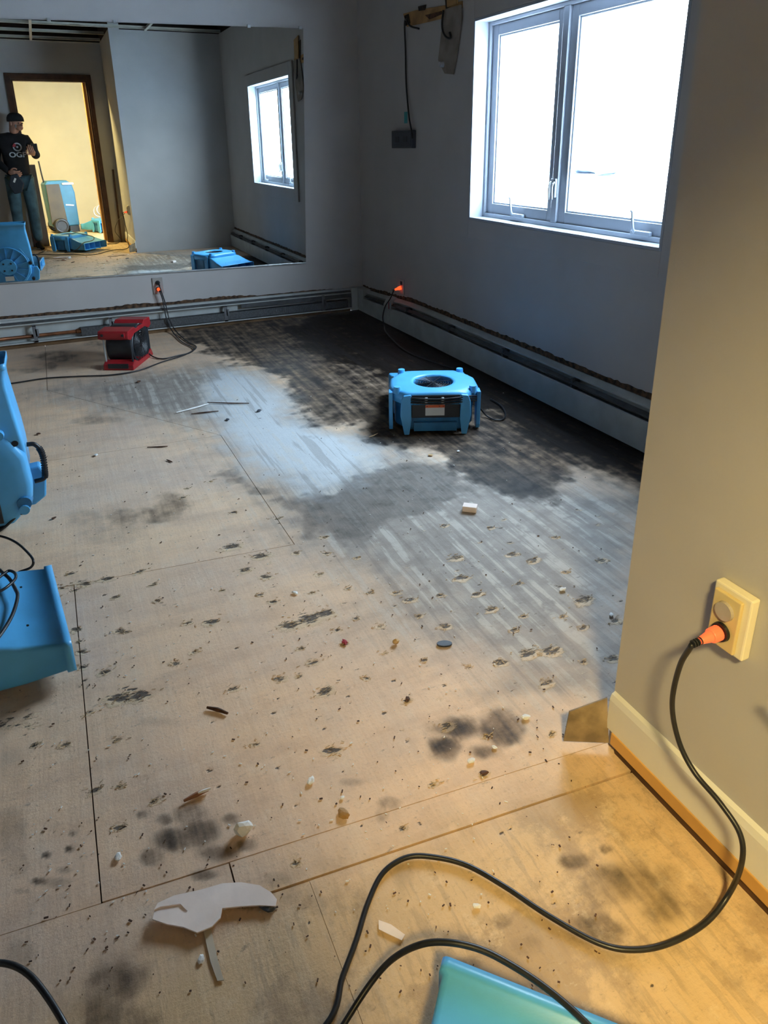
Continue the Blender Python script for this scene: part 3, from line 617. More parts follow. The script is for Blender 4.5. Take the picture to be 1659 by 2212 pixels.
# ================================================================== BLUE AIR MOVERS
OUT = [(-.135, -.170), (.135, -.170), (.150, -.160), (.205, -.085), (.212, -.045), (.208, .06), (.150, .175), (.130, .185), (-.130, .185), (-.150, .175), (-.208, .06), (-.212, -.045), (-.205, -.085), (-.150, -.160)]
def outline(t, k=1.0):
    d = Vector((math.cos(t), math.sin(t))); best = .2
    n = len(OUT)
    for i in range(n):
        a, b_ = Vector(OUT[i]), Vector(OUT[(i + 1) % n]); e = b_ - a; den = d.x * e.y - d.y * e.x
        if abs(den) < 1e-9: continue
        s = (a.x * e.y - a.y * e.x) / den; u = (a.x * d.y - a.y * d.x) / den
        if s > 0 and -1e-6 <= u <= 1 + 1e-6: best = s
    return d * (best * k)
def air_mover(label, loc, rz, scale=1.0, rot=None, cordwrap=True, under=False, tower=False, handle=False, controls=False, legs=True, group='blue air movers'):
    t = thing('air_mover', label, 'fan', loc, rz, group, rot); t.scale = (scale,) * 3
    NN = 64; T = [2 * math.pi * i / NN for i in range(NN)]
    def circ(r, z): return [Vector((r * math.cos(a), r * math.sin(a) - .005, z)) for a in T]
    def outl(k, z): return [Vector((*outline(a, k), z)) for a in T]
    def blend(f, r, z): return [Vector((*(outline(a, 1).lerp(Vector((r * math.cos(a), r * math.sin(a) - .005)), f)), z)) for a in T]
    bm = B(); loft(bm, [circ(.094, .170), circ(.094, .205), circ(.099, .211), circ(.110, .212), blend(.75, .11, .211), blend(.45, .11, .210), blend(.2, .11, .207), blend(.07, .1, .202), outl(.985, .193), outl(1.0, .182), outl(1.0, .150), outl(.96, .150), outl(.94, .170)], closed=True)
    obj('top_shell', bm, M_blue, t, smooth=True)
    bm = B(); loft(bm, [outl(.93, .150), outl(.90, .145), outl(.88, .090), outl(.88, .03), outl(.84, .018)], cap0=True, cap1=True)
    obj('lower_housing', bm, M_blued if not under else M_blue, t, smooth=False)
    # intake: wheel and grill
    bm = B(); cyl(bm, (0, -.005, .13), (0, -.005, .165), .034, .030, 20); 
    for i in range(28):
        a = 2 * math.pi * i / 28; d = Vector((math.cos(a), math.sin(a), 0)); R = Matrix.Rotation(a + .5, 3, 'Z'); box(bm, (d.x * .076, d.y * .076 - .005, .165), (.022, .002, .03), R)
    wheel = obj('fan_wheel', bm, M_dark, t)
    bm = B()
    for r in [.015 + .0115 * i for i in range(7)]: torus(bm, (0, -.005, .202), r, .0013, seg=28, s2=4)
    for i in range(4):
        a = math.pi * i / 4 + .3; box(bm, (0, -.005, .2035), (.19, .0022, .0022), Matrix.Rotation(a, 3, 'Z'))
    obj('intake_grill', bm, M_dark, t)
    # stacking pegs
    for (x, y) in ((-.145, .15), (.145, .15), (-.175, -.115), (.175, -.115)):
        bm = B(); cyl(bm, (x, y, .19), (x, y, .222), .019, .016, 14); obj('peg', bm, M_blue, t, smooth=False)
    # corner legs, each a slanted folded fin
    if legs:
        for sx in (-1, 1):
            bm = B(); prism(bm, [(sx * .115, .205), (sx * .148, .200), (sx * .160, .17), (sx * .163, .10), (sx * .145, .004), (sx * .122, .004), (sx * .112, .08)], -.176, -.158, lambda u, v, q: (u, q, v * .97)); obj('leg', bm, M_blue, t, bevel=.003)
            bm = B(); prism(bm, [(-.118, .192), (-.06, .192), (-.055, .03), (-.07, .006), (-.105, .006), (-.118, .03)], sx * .196, sx * .214, lambda u, v, q: (q, u, v)); obj('leg', bm, M_blue, t, bevel=.003)
            bm = B(); prism(bm, [(.08, .192), (.14, .192), (.14, .006), (.10, .006), (.08, .05)], sx * .172, sx * .186, lambda u, v, q: (q, u, v)); obj('leg', bm, M_blue, t, bevel=.003)
    # snout
    th = .0035
    def rect(y, x, z0, z1, r=.012):
        pts = []
        for (cx, cz, a0) in ((x - r, z1 - r, 0), (-x + r, z1 - r, 90), (-x + r, z0 + r, 180), (x - r, z0 + r, 270)):
            for k in range(4):
                a = math.radians(a0 + 30 * k); pts.append(Vector((cx + r * math.cos(a), y, cz + r * math.sin(a))))
        return pts
    secs = [(.13, .165, .035, .182), (.20, .178, .030, .172), (.30, .190, .030, .140), (.39, .198, .036, .116), (.392, .203, .032, .121), (.412, .204, .032, .120)]
    if tower: secs = [(.0, .209, .03, .150), (.08, .209, .020, .185), (.14, .206, .020, .205), (.21, .200, .022, .200), (.30, .192, .022, .190), (.345, .194, .022, .180), (.347, .200, .016, .188), (.368, .201, .016, .188)]
    outer = [rect(*s) for s in secs]; inner = [rect(y, x - th, z0 + th, z1 - th) for (y, x, z0, z1) in secs]
    bm = B(); loft(bm, outer + inner[::-1], closed=True); obj('snout', bm, M_blue, t, smooth=True)
    bm = B(); bx(bm, -.16, .16, .14, .143, .04, .17); obj('duct_throat', bm, M_dark, t)
    for x in (-.10, .0, .10) if not under else ():
        bm = B(); bx(bm, x - .0015, x + .0015, .2, .395, .02, .112); obj('snout_vane', bm, M_blue, t)
    for (x) in (-.095, .095):
        bm = B(); cyl(bm, (x, .325, .132), (x, .325, .1338), .0045, seg=10); obj('rivet', bm, M_black, t)
    if cordwrap:
        bm = B(); bx(bm, -.112, .112, -.170, -.150, .085, .196); cr = obj('cord_recess', bm, M_dark, t, bevel=.004)
        bm = B(); bx(bm, -.048, .040, -.1735, -.1705, .098, .150); lb = obj('warning_label', bm, M_paper, t)
        bm = B(); bx(bm, -.048, .040, -.1745, -.1735, .137, .150); obj('label_header', bm, M_lor, lb)
        for x in (-.04, .016, .034):
            bm = B(); cyl(bm, (x, -.1745, .1435), (x, -.1750, .1435), .0035, seg=3); obj('warning_symbol', bm, M_black, lb)
        for x in (-.045, .03):
            bm = B(); box(bm, (x, -.176, .172), (.014, .014, .030)); obj('cord_hook', bm, M_metal, t, bevel=.003)
        bm = B()
        for k in range(3):
            z = .160 + k * .011; pts = [(-.14, -.150 + .004 * k, z), (-.10, -.178, z + .004), (0, -.182, z - .002), (.10, -.178, z + .003), (.165, -.150, z), (.205, -.10, z - .02)]
            tube(bm, pts, .0042, seg=8, sub=5)
        obj('wrapped_cord', bm, M_cord, t, smooth=True)
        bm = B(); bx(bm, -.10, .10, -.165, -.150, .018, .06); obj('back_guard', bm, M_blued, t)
    if under:
        mm = B(); cyl(mm, (0, -.005, .018), (0, -.005, .004), .075, .070, 36); mo = obj('motor_mount', mm, M_blue, t, bevel=.003)
        for i in range(14):
            a = 2 * math.pi * (i + .5) / 14; bm = B(); box(bm, (.118 * math.cos(a), .118 * math.sin(a) - .005, .012), (.09, .004, .012), Matrix.Rotation(a, 3, 'Z')); obj('rib', bm, M_blue, mo)
        for (x, y) in ((-.03, -.035), (.03, -.035), (-.03, .025), (.03, .025)):
            bm = B(); cyl(bm, (x, y, .004), (x, y, .001), .008, seg=10); obj('bolt', bm, M_black, mo)
        bm = B(); torus(bm, (0, -.005, .016), .168, .006, seg=48, s2=6); obj('rim', bm, M_blue, t)
        bm = B(); bx(bm, -.035, .035, -.125, -.085, -.001, .004); obj('rating_label', bm, M_paper, mo)
        for (x, y) in ((.19, -.12), (.185, .02), (-.19, -.12), (-.185, .02)):
            bm = B(); cyl(bm, (x, y, .03), (x, y, -.012), .016, .013, 12); obj('rubber_foot', bm, M_black, t)
    if handle:
        bm = B(); P = catmull([(.212, .075, .13), (.236, .070, .13), (.252, .035, .13), (.250, -.03, .13), (.243, -.055, .13), (.214, -.060, .13)], 8)
        tube(bm, P, .0075, seg=10, sub=1); hd = obj('handle', bm, M_black, t, smooth=True)
        bm = B()
        for i in range(12, 30, 1):
            a, b_ = P[i], P[i + 1]; cyl(bm, a, a + (b_ - a).normalized() * .002, .0105, seg=12)
        obj('grip_rings', bm, M_black, hd)
    if controls:
        bm = B(); bx(bm, -.10, .110, -.150, -.075, .2125, .2165); cp = obj('control_panel', bm, M_dark, t, bevel=.002)
        bm = B(); cyl(bm, (.05, -.10, .2165), (.05, -.10, .230), .015, seg=16); obj('control_knob', bm, M_black, cp)
        for (x, y) in ((.165, .30), (.185, .11), (.190, -.01), (.165, -.13)):
            bm = B(); cyl(bm, (x, y, .15), (x, y, .166 if y > .2 else .2), .010, seg=12); obj('screw_boss', bm, M_black if y < .2 else M_blue, t)
    return t
# centre floor unit
a1 = math.radians(-23.8)
air_mover('blue air mover with wrapped cord and orange-topped label in the dark middle floor', (-.690, -2.460, .0), a1, 1.0)
# unit at lower left whose snout points right
air_mover('light blue air mover lying flat at the left edge, snout pointing right', (-2.79, -3.475, 0), math.radians(-84.5), 1.02, cordwrap=False, legs=True)
# unit in the bottom right corner
air_mover('blue air mover in the bottom right corner, snout tip under a cord', (-2.025, -5.096, 0), math.radians(-46), 1.0, cordwrap=True)
# upright unit at the left edge (stands on its back, outlet up): local y -> up, local z -> toward the camera
up = air_mover('light blue air mover standing upright at the left edge, ribbed black handle', (-2.668, -2.490, .200), 0, 1.09, rot=(math.radians(90), 0, 0), cordwrap=False, under=True, tower=True, handle=True, controls=True, legs=False)
bm = B()
for k in range(3):
    z = .06 + .016 * k; tube(bm, [(-.15, -.165 - .003 * k, z + .12), (-.05, -.178, z + .135), (.08, -.175, z + .13), (.17, -.13 + .004 * k, z + .09), (.185, -.09, z + .03), (.16, -.10, z - .01)], .0045, seg=8, sub=6)
obj('wrapped_cord', bm, M_cord, up, smooth=True)
bm = B(); prism(bm, [(.10, -.03), (.235, -.02), (.250, -.06), (.238, -.135), (.20, -.16), (.10, -.16)], .05, .10); obj('corner_foot', bm, M_blue, up, bevel=.006)
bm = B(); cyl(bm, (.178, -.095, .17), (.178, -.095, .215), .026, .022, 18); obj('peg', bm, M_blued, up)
# hall unit
air_mover('blue air mover in the room beyond the doorway, seen in the mirror', (-1.40, -7.10, 0), math.radians(150), 1.0, cordwrap=False)

# ================================================================== RED FAN
rf = thing('axial_fan', 'small red and black axial fan by the back baseboard heater', 'fan', (-2.076, -.83, 0), math.radians(-27))
# local x 0..0.19 (drum axis), y 0..0.37, z 0..0.25
LX, LY, HZ = .185, .35, .245
for nm, z0, z1, f in (('bottom_frame', 0.0, .055, 1), ('top_frame', .190, .245, -1)):
    bm = B()
    y0, y1 = (0, LY)
    if f == 1: P = [(0, 0), (LY, 0), (LY - .03, .05), (LY - .10, .03), (.10, .03), (.04, .058), (.0, .03)]
    else: P = [(-.01, .245), (-.02, .20), (.02, .185), (.09, .21), (LY - .09, .21), (LY - .02, .185), (LY + .02, .20), (LY + .01, .25), (LY - .09, .255), (LY - .12, .235), (.12, .235), (.09, .25)]
    prism(bm, P, 0, LX, lambda u, v, q: (q, u, v)); fr = obj(nm, bm, M_red, rf, bevel=.004)
    if f == 1:
        bm = B(); bx(bm, .03, LX - .03, -.003, .006, .012, .040); obj('frame_recess', bm, M_dark, fr)
    else:
        bm = B(); bx(bm, .02, LX - .02, -.022, -.012, .206, .238); obj('frame_lip', bm, M_red, fr, bevel=.003)
        bm = B(); box(bm, (.10, .19, .2365), (.09, .035, .003)); obj('name_plate', bm, M_paper, fr)
        for x in (.03, LX - .03):
            bm = B(); cyl(bm, (x, -.023, .224), (x, -.028, .224), .008, seg=12); obj('bolt', bm, M_dark, fr)
bm = B(); rings = []
cy_, cz_ = LY / 2, .125
for (x, r) in ((.012, .115), (.012, .098), (.17, .098), (.17, .110), (.185, .120), (.17, .122), (.02, .122)):
    rings.append([Vector((x, cy_ + r * 1.12 * math.cos(a), cz_ + r * math.sin(a))) for a in [2 * math.pi * i / 40 for i in range(40)]])
loft(bm, rings, closed=True); obj('drum', bm, M_dark, rf, smooth=True)
bm = B(); cyl(bm, (.06, cy_, cz_), (.14, cy_, cz_), .034, seg=20); obj('motor_hub', bm, M_black, rf)
for i in range(6):
    a = 2 * math.pi * i / 6; bm = B(); box(bm, (.10, cy_ + .066 * math.cos(a), cz_ + .066 * math.sin(a)), (.022, .06, .003), Matrix.Rotation(a, 3, 'X')); obj('fan_blade', bm, M_grey, rf)
bm = B()
for r in [.03 + .014 * i for i in range(6)]: torus(bm, (.182, cy_, cz_), r, .0015, 'X', 28, 4)
for i in range(6): box(bm, (.181, cy_, cz_), (.003, .21, .003), Matrix.Rotation(math.pi * i / 6, 3, 'X'))
obj('grill', bm, M_black, rf)
for (x, y) in ((.01, .03), (LX - .01, .03), (.01, LY - .03), (LX - .01, LY - .03)):
    bm = B(); cyl(bm, (x, y, .03), (x, y, .20), .006, seg=10); obj('post', bm, M_metal if x < .05 else M_dark, rf)

# ================================================================== OUTLETS, PLUGS AND CORDS
# near ivory outlet, long axis vertical, proud of the wall
oc = Vector((XN, -4.618, .510))
t = thing('wall_outlet', 'ivory duplex outlet box on the near right wall with a glowing orange plug', 'outlet', oc)
bm = B(); bx(bm, -.020, -.0005, -.037, .037, -.060, .060); obj('cover_plate', bm, M_ivory, t, bevel=.003)
bm = B(); bx(bm, -.028, -.020, -.024, .030, -.054, .050); fc = obj('face', bm, mat('aged_ivory', (.70, .56, .27), .4, var=.06), t, bevel=.002)
for z, mm in ((.020, mat('grey_receptacle', (.42, .38, .33), .5)), (-.022, M_black)):
    bm = B(); cyl(bm, (-.027, .003, z), (-.034, .003, z), .0175, .0165, 24); obj('receptacle', bm, mm, t)
def plug(name, label, base, direction, m, L_=.05, r=.014, grp=None):
    p = Vector(base); d = Vector(direction).normalized(); t = thing(name, label, 'plug', p, 0, grp)
    bm = B(); cyl(bm, (0, 0, 0), d * (L_ * .45), r, r * .95, 18); o = obj('plug_head', bm, m, t, bevel=.002)
    bm = B(); tube(bm, [d * (L_ * .40), d * (L_ * .7), d * L_], lambda q: r * .8 * (1 - .45 * q), seg=12, sub=3); obj('plug_body', bm, m, t, smooth=True)
    bm = B()
    for k in range(4): cyl(bm, d * (L_ * (.95 + .12 * k)), d * (L_ * (1.0 + .12 * k)), r * .5, seg=12)
    obj('strain_relief', bm, M_dark, t)
    return t
pd_ = Vector((-1, .05, -.12)).normalized()
plug('lit_plug', 'glowing orange plug pushed into the ivory outlet on the near wall', oc + Vector((-.034, .003, -.022)), pd_, M_plugdim, .042, .0135)
def cord(label, pts, r=.0045, grp=None, sub=8):
    bm = B(); q0 = Vector(pts[0]); tube(bm, [Vector(p) - q0 for p in pts], r, 10, sub); o = obj('power_cord', bm, M_cord, smooth=True, loc=q0); return tag(o, label, 'cord', grp)
RC = .0048; z_ = RC + .002
s = oc + Vector((-.034, .003, -.022)) + pd_ * .058
cord('thick black cord hanging from the near ivory outlet and looping over the bare floor', [s, pl(1468, 1440, 0, -1.36), pl(1452, 1520, 0, -1.355), pl(1466, 1600, 0, -1.345), pl(1500, 1668, 0, -1.34), pl(1556, 1735, 0, -1.335), pl(1598, 1800, 0, -1.332), pl(1603, 1860, 0, -1.338), fl(1578, 1925, .035), fl(1528, 1990, z_), fl(1450, 2036, z_), fl(1370, 2052, z_), fl(1290, 2036, z_), fl(1180, 1975, z_), fl(1090, 1915, z_), fl(1010, 1870, z_), fl(940, 1852, z_), fl(880, 1852, z_), fl(828, 1885, z_), fl(795, 1950, z_), fl(770, 2030, z_), fl(740, 2110, z_), fl(700, 2220, z_), Vector((-2.22, -4.66, z_)), Vector((-2.36, -4.78, z_)), Vector((-2.62, -4.9, z_))], RC)
cord('black cord arching over the snout of the bottom right air mover', [fl(640, 2380, .02), fl(735, 2225, .035), fl(800, 2125, .06), fl(850, 2070, .09), fl(910, 2040, .125), fl(970, 2036, .138), fl(1040, 2052, .140), fl(1110, 2088, .140), fl(1180, 2135, .142), fl(1245, 2190, .145), fl(1300, 2250, .15), fl(1340, 2330, .18), Vector((-1.99, -5.10, .235))], RC)
cord('black cord curving through the bottom left corner of the floor', [fl(-90, 2110, .10), fl(-30, 2083, .11), fl(20, 2083, .12), fl(62, 2105, .12), fl(100, 2150, .115), fl(140, 2215, .11), fl(175, 2290, .09), Vector((-2.36, -4.83, .03)), Vector((-2.42, -4.92, z_))], RC)
# left cords lying over the snout of the left unit
cord('grey-black cord looping off the floor behind the left snout', [fl(-60, 1150, .02), fl(0, 1158, .03), fl(35, 1172, .045), fl(62, 1196, .05), fl(72, 1212, .05), fl(66, 1226, .03), fl(40, 1236, .02)], .004)
cord('dark cord crossing the top of the left snout', [fl(-30, 1200, .17), fl(0, 1232, .165), fl(20, 1250, .165), fl(33, 1272, .165), fl(38, 1288, .163), fl(30, 1320, .163), fl(15, 1350, .165), fl(-10, 1385, .17), fl(-60, 1440, .18)], .0048)
cord('loose dark cord loop resting on the left snout beside the crossing cord', [fl(-40, 1300, .185), fl(-10, 1283, .18), fl(15, 1268, .18), fl(33, 1250, .175), fl(32, 1238, .172), fl(20, 1233, .17), fl(8, 1240, .17), fl(-20, 1262, .17)], .004)
# back wall outlet
ob = pl(341, 617, 1, 0)
t = thing('wall_outlet', 'grey outlet under the mirror on the back wall with two plugs', 'outlet', ob)
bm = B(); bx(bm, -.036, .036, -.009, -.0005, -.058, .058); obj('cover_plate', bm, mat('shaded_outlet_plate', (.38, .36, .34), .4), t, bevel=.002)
for z in (.022, -.022):
    bm = B(); cyl(bm, (0.0, -.009, z), (0.0, -.013, z), .016, seg=20); obj('receptacle', bm, M_dark, t)
plug('black_plug', 'small black plug in the upper socket of the back wall outlet', ob + Vector((.0, -.013, .022)), (.1, -1, -.3), M_black, .03, .013)
plug('lit_plug', 'glowing orange plug in the lower socket of the back wall outlet', ob + Vector((.0, -.013, -.022)), (.1, -1, -.4), M_plug, .03, .013)
cord('thin black cord from the back wall outlet to the red fan', [ob + Vector((.004, -.052, -.040)), pl(352, 650, 1, -.05), pl(360, 690, 1, -.075), pl(372, 715, 1, -.10), fl(392, 738, z_), fl(418, 752, z_), fl(410, 762, z_), fl(385, 768, z_), fl(352, 775, z_), fl(330, 770, .01), fl(314, 756, .05)], .0042)
cord('thin black cord from the back wall outlet running left along the floor', [ob + Vector((.004, -.046, .008)), pl(357, 655, 1, -.055), pl(366, 690, 1, -.08), pl(380, 715, 1, -.12), fl(405, 738, z_), fl(424, 750, z_), fl(400, 766, z_), fl(350, 782, z_), fl(300, 800, z_), fl(240, 810, z_), fl(170, 813, z_), fl(100, 817, z_), fl(40, 826, z_), fl(-40, 838, z_), fl(-120, 860, z_)], .0042)
# window wall outlet (unseen plate, lit plug)
ow = pl(869, 621, 0, 0)
t = thing('wall_outlet', 'dim outlet plate low on the window wall near the dark corner', 'outlet', ow)
bm = B(); bx(bm, -.007, -.0005, -.036, .036, -.05, .06); obj('cover_plate', bm, M_wall, t, bevel=.002)
bm = B(); bx(bm, -.012, -.007, -.012, .012, .02, .045); obj('receptacle', bm, M_dark, t)
plug('lit_plug', 'glowing orange plug low on the window wall', ow + Vector((-.010, 0, .0)), (-.9, .35, -.3), M_plug, .05, .014)
cord('dark cord dropping from the window wall plug over the heater to the floor', [ow + Vector((-.058, .022, -.02)), pl(843, 645, 0, -.068), pl(832, 662, 0, -.080), pl(827, 685, 0, -.083), pl(830, 703, 0, -.085), fl(836, 720, .012), fl(880, 760, z_), fl(960, 790, z_), fl(1000, 800, z_)], .0042)
bm = B(); box(bm, (0, 0, 0), (.003, .05, .055)); cT = tag(obj('cord_tag', bm, M_tag, loc=pl(842, 662, 0, -.073)), 'pale tag hanging on the cord over the window wall heater', 'tag')
bm = B(); box(bm, (-.002, .012, .004), (.002, .012, .05)); obj('red_stripe', bm, M_redtag, cT)
cord('dark cord trailing right from the centre air mover', [fl(1010, 868, .14), fl(1034, 880, .06), fl(1050, 897, .012), fl(1068, 907, z_), fl(1086, 906, z_), fl(1092, 894, z_), fl(1082, 876, z_), fl(1060, 862, z_)], .004)

# surface box high on the window wall
bc = pl(876, 301, 0, 0)
t = thing('wall_outlet', 'dark surface-mounted outlet box high on the window wall, fed by a drooping cord', 'outlet', bc)
bm = B(); bx(bm, -.030, -.0005, -.155, .155, -.055, .055); obj('box_body', bm, mat('dark_grey_box', (.045, .05, .065), .5), t, bevel=.004)
bm = B(); bx(bm, -.033, -.030, -.14, .14, -.045, .045); fp = obj('cover_plate', bm, mat('charcoal_plate', (.035, .04, .055), .45), t, bevel=.002)
for y in (.06, -.06):
    bm = B(); bx(bm, -.035, -.033, y - .028, y + .028, -.017, .017); obj('receptacle', bm, M_black, fp)
p0 = pl(876, 48, 0, 0)
cord('black cable drooping down the window wall to the dark surface box', [pl(905, 62, 0, -.02), pl(886, 56, 0, -.03), pl(878, 42, 0, -.028), pl(874, 52, 0, -.02), pl(876, 110, 0, -.012), pl(877, 170, 0, -.012), pl(880, 215, 0, -.016), pl(884, 255, 0, -.03), pl(889, 283, 0, -.037), pl(891, 300, 0, -.038)], .0055)
bm = B(); c = pl(877, 254, 0, 0); bx(bm, -.0025, -.0003, -.022, .022, -.035, .035); tag(obj('painters_tape', bm, M_teal, loc=c), 'short teal strip of tape above the dark surface box', 'tape')
# broken wall strip with exposed lath and hanging board
def wallpoly(name, pts, x0, x1, m, par, off):
    bm = B(); q = [pl(px, py, 0, 0) for px, py in pts]; prism(bm, [(p.y - off.y, p.z - off.z) for p in q], x0, x1, lambda u, v, w_: (w_, u, v)); return obj(name, bm, m, par)
off = pl(930, 30, 0, 0)
t = thing('exposed_wall_strip', 'torn strip of wall beside the window with bare wood and loose cable', 'hole', off)
wallpoly('bare_lath', [(872, 30), (900, 22), (960, 12), (1000, 2), (1000, 16), (965, 38), (925, 48), (880, 58)], -.004, -.0005, M_wood, t, Vector((0, off.y, off.z)))
wallpoly('torn_hole', [(875, 34), (884, 30), (888, 50), (878, 56)], -.006, -.002, M_gap, t, Vector((0, off.y, off.z)))
wallpoly('torn_hole', [(905, 14), (922, 10), (920, 22), (906, 24)], -.0065, -.003, M_gap, t, Vector((0, off.y, off.z)))
wallpoly('torn_hole', [(920, 33), (955, 24), (958, 30), (930, 42)], -.0065, -.003, M_brown, t, Vector((0, off.y, off.z)))
wallpoly('torn_hole', [(960, -40), (985, -40), (982, 10), (965, 20)], -.0065, -.003, M_gap, t, Vector((0, off.y, off.z)))
wallpoly('torn_hole', [(985, 18), (1000, 16), (998, 30), (986, 27)], -.0075, -.004, M_gap, t, Vector((0, off.y, off.z)))
wallpoly('peeled_board', [(965, 20), (1000, 10), (1001, 40), (992, 110), (983, 161), (964, 159), (950, 130), (957, 70)], -.012, -.006, mat('old_board', (.27, .235, .20), .8, var=.25, scale=10), t, Vector((0, off.y, off.z)))
wallpoly('upper_board', [(968, -60), (992, -60), (992, 8), (970, 16)], -.014, -.007, M_wood, t, Vector((0, off.y, off.z)))
cord('short black cable loop hanging in the torn strip beside the window', [pl(958, 22, 0, -.03), pl(955, 50, 0, -.035), pl(957, 68, 0, -.035), pl(964, 80, 0, -.03), pl(973, 82, 0, -.022), pl(971, 70, 0, -.018)], .006)
bm = B(); cyl(bm, (0, 0, 0), (-.03, 0, 0), .018, .014, 14); tag(obj('pipe_stub', bm, mat('pale_stub', (.5, .52, .55), .4), loc=pl(959, 139, 0, -.006)), 'pale round pipe stub at the foot of the torn wall strip', 'pipe')

# ================================================================== THINGS BEHIND THE CAMERA, SEEN IN THE MIRROR
# doorway casing
dr = bpy.data.objects.new('door_1', None); S.collection.objects.link(dr); dr['kind'] = 'structure'
for (x0, x1) in ((DX0 - .07, DX0), (DX1, DX1 + .055)):
    bm = B(); bx(bm, x0, x1, YD, YD + .018, 0, DZ + .07); obj('door_casing', bm, M_dwood, dr, bevel=.003)
bm = B(); bx(bm, DX0, DX1, YD, YD + .018, DZ, DZ + .07); obj('door_casing', bm, M_dwood, dr, bevel=.003)
for (x0, x1) in ((DX0, DX0 + .018), (DX1 - .018, DX1)):
    bm = B(); bx(bm, x0, x1, YD - .12, YD, 0, DZ); obj('door_jamb', bm, M_dwood, dr)
bm = B(); bx(bm, DX1 - .05, DX1 - .018, YD - .30, YD - .12, .01, DZ - .01); obj('door_stop', bm, M_orange_wood, dr)
bm = B(); bx(bm, DX0 + .018, DX1 - .018, YD - .12, YD, DZ - .018, DZ); obj('door_jamb', bm, M_dwood, dr)
# dehumidifier
dx, dy = -2.04, -7.5
t = thing('dehumidifier', 'tall blue wheeled dehumidifier beyond the doorway, seen in the mirror', 'dehumidifier', (dx, dy, 0), math.radians(-14))
bm = B(); prism(bm, [(-.21, .10), (.20, .10), (.20, .60), (.17, .74), (.10, .79), (-.19, .79), (-.23, .74), (-.23, .60)], -.02, .22, lambda u, v, q: (u, q, v)); obj('cabinet', bm, mat('deep_blue_plastic', (.025, .13, .22), .4, var=.1), t, bevel=.02)
bm = B(); prism(bm, [(-.22, .14), (.02, .14), (-.02, .74), (-.22, .74)], .221, .235, lambda u, v, q: (u, q, v)); obj('side_panel', bm, M_deh, t, bevel=.006)
bm = B(); box(bm, (.11, .19, .74), (.17, .10, .03)); obj('top_vent', bm, M_plas, t, bevel=.008)
bm = B(); box(bm, (.09, .232, .42), (.12, .008, .018), Matrix.Rotation(.12, 3, 'Y')); obj('badge', bm, M_paper, t)
for y in (.26, -.08):
    bm = B(); torus(bm, (-.09, y, .115), .09, .026, 'Y', 28, 10); wh = obj('wheel', bm, M_black, t, smooth=True)
    bm = B(); cyl(bm, (-.09, y - .02, .115), (-.09, y + .02, .115), .072, seg=24); obj('hub', bm, M_dark, wh)
bm = B(); tube(bm, [(-.20, .10, .72), (-.215, .10, .85), (-.23, .10, 1.08)], .011, sub=4); obj('handle', bm, M_black, t)
bm = B(); bx(bm, .05, .19, .0, .2, .0, .1); obj('foot', bm, M_dark, t)
# coiled hose on the hall air mover
bm = B(); torus(bm, (0, 0, .02), .075, .012, 'Y', 28, 8); torus(bm, (.05, .03, .01), .06, .012, 'Y', 28, 8); torus(bm, (-.04, -.02, -.005), .08, .010, 'Y', 28, 8)
tag(obj('coiled_hose', bm, mat('grey_hose', (.45, .42, .36), .5), loc=(-1.46, -6.95, .33)), 'coiled pale hose lying on the small air mover beyond the doorway', 'hose')
# leaning board
bm = B(); prism(bm, [(-.055, 0), (.055, 0), (.04, 1.06), (-.06, 1.06)], 0, .02, lambda u, v, q: (u, q + v * -.10, v)); tag(obj('leaning_board', bm, M_card, loc=(-2.33, -5.66, .003)), 'grey board leaning in the doorway beside the person', 'board')
bm = B(); bx(bm, -.012, .012, -.008, .008, 0, .98); o = obj('wood_strip', bm, M_dwood, loc=(-1.345, -5.60, .0)); o.rotation_euler = (.04, .02, 0); tag(o, 'narrow dark strip of wood leaning in the corner by the doorway', 'board')
cord('thin cord hanging from the near outlet and coiled by the doorway corner', [Vector((-1.33, -4.75, .46)), Vector((-1.36, -5.1, .38)), Vector((-1.38, -5.40, .30)), Vector((-1.42, -5.48, .17)), Vector((-1.36, -5.5, .05)), Vector((-1.42, -5.40, .012)), Vector((-1.55, -5.36, .012)), Vector((-1.50, -5.46, .012)), Vector((-1.40, -5.42, .012))], .004)

# ------------------------------------------------------------------ person with the phone
def skin(name, chains, radii, m, par, sub=2):
    """one continuous skinned surface from chains of named joints"""
    me = bpy.data.meshes.new(name); names = []; 
    for c in chains:
        for k in c:
            if k not in names: names.append(k)
    edges = set()
    for c in chains:
        for a, b_ in zip(c[:-1], c[1:]): edges.add((names.index(a), names.index(b_)))
    me.from_pydata([JP[k] for k in names], list(edges), []); me.update()
    o = bpy.data.objects.new(name, me); S.collection.objects.link(o)
    sk = o.modifiers.new('s', 'SKIN'); sk.use_smooth_shade = True; o.modifiers.new('u', 'SUBSURF').levels = sub; o.modifiers['u'].render_levels = sub
    for i, k in enumerate(names):
        v = me.skin_vertices[0].data[i]; r = radii[k]; v.radius = r if isinstance(r, tuple) else (r, r); v.use_root = (i == 0)
    dg = bpy.context.evaluated_depsgraph_get(); dg.update(); ev = bpy.data.meshes.new_from_object(o.evaluated_get(dg))
    bpy.data.objects.remove(o); ev.name = name; ev.materials.clear(); ev.materials.append(m)
    o2 = bpy.data.objects.new(name, ev); S.collection.objects.link(o2); o2.parent = par
    for p in ev.polygons: p.use_smooth = True
    return o2
PB = Vector((-2.50, -5.455, 0))
per = thing('person', 'person in black beanie, sweatshirt and jeans holding up a phone', 'person', PB)
V = Vector
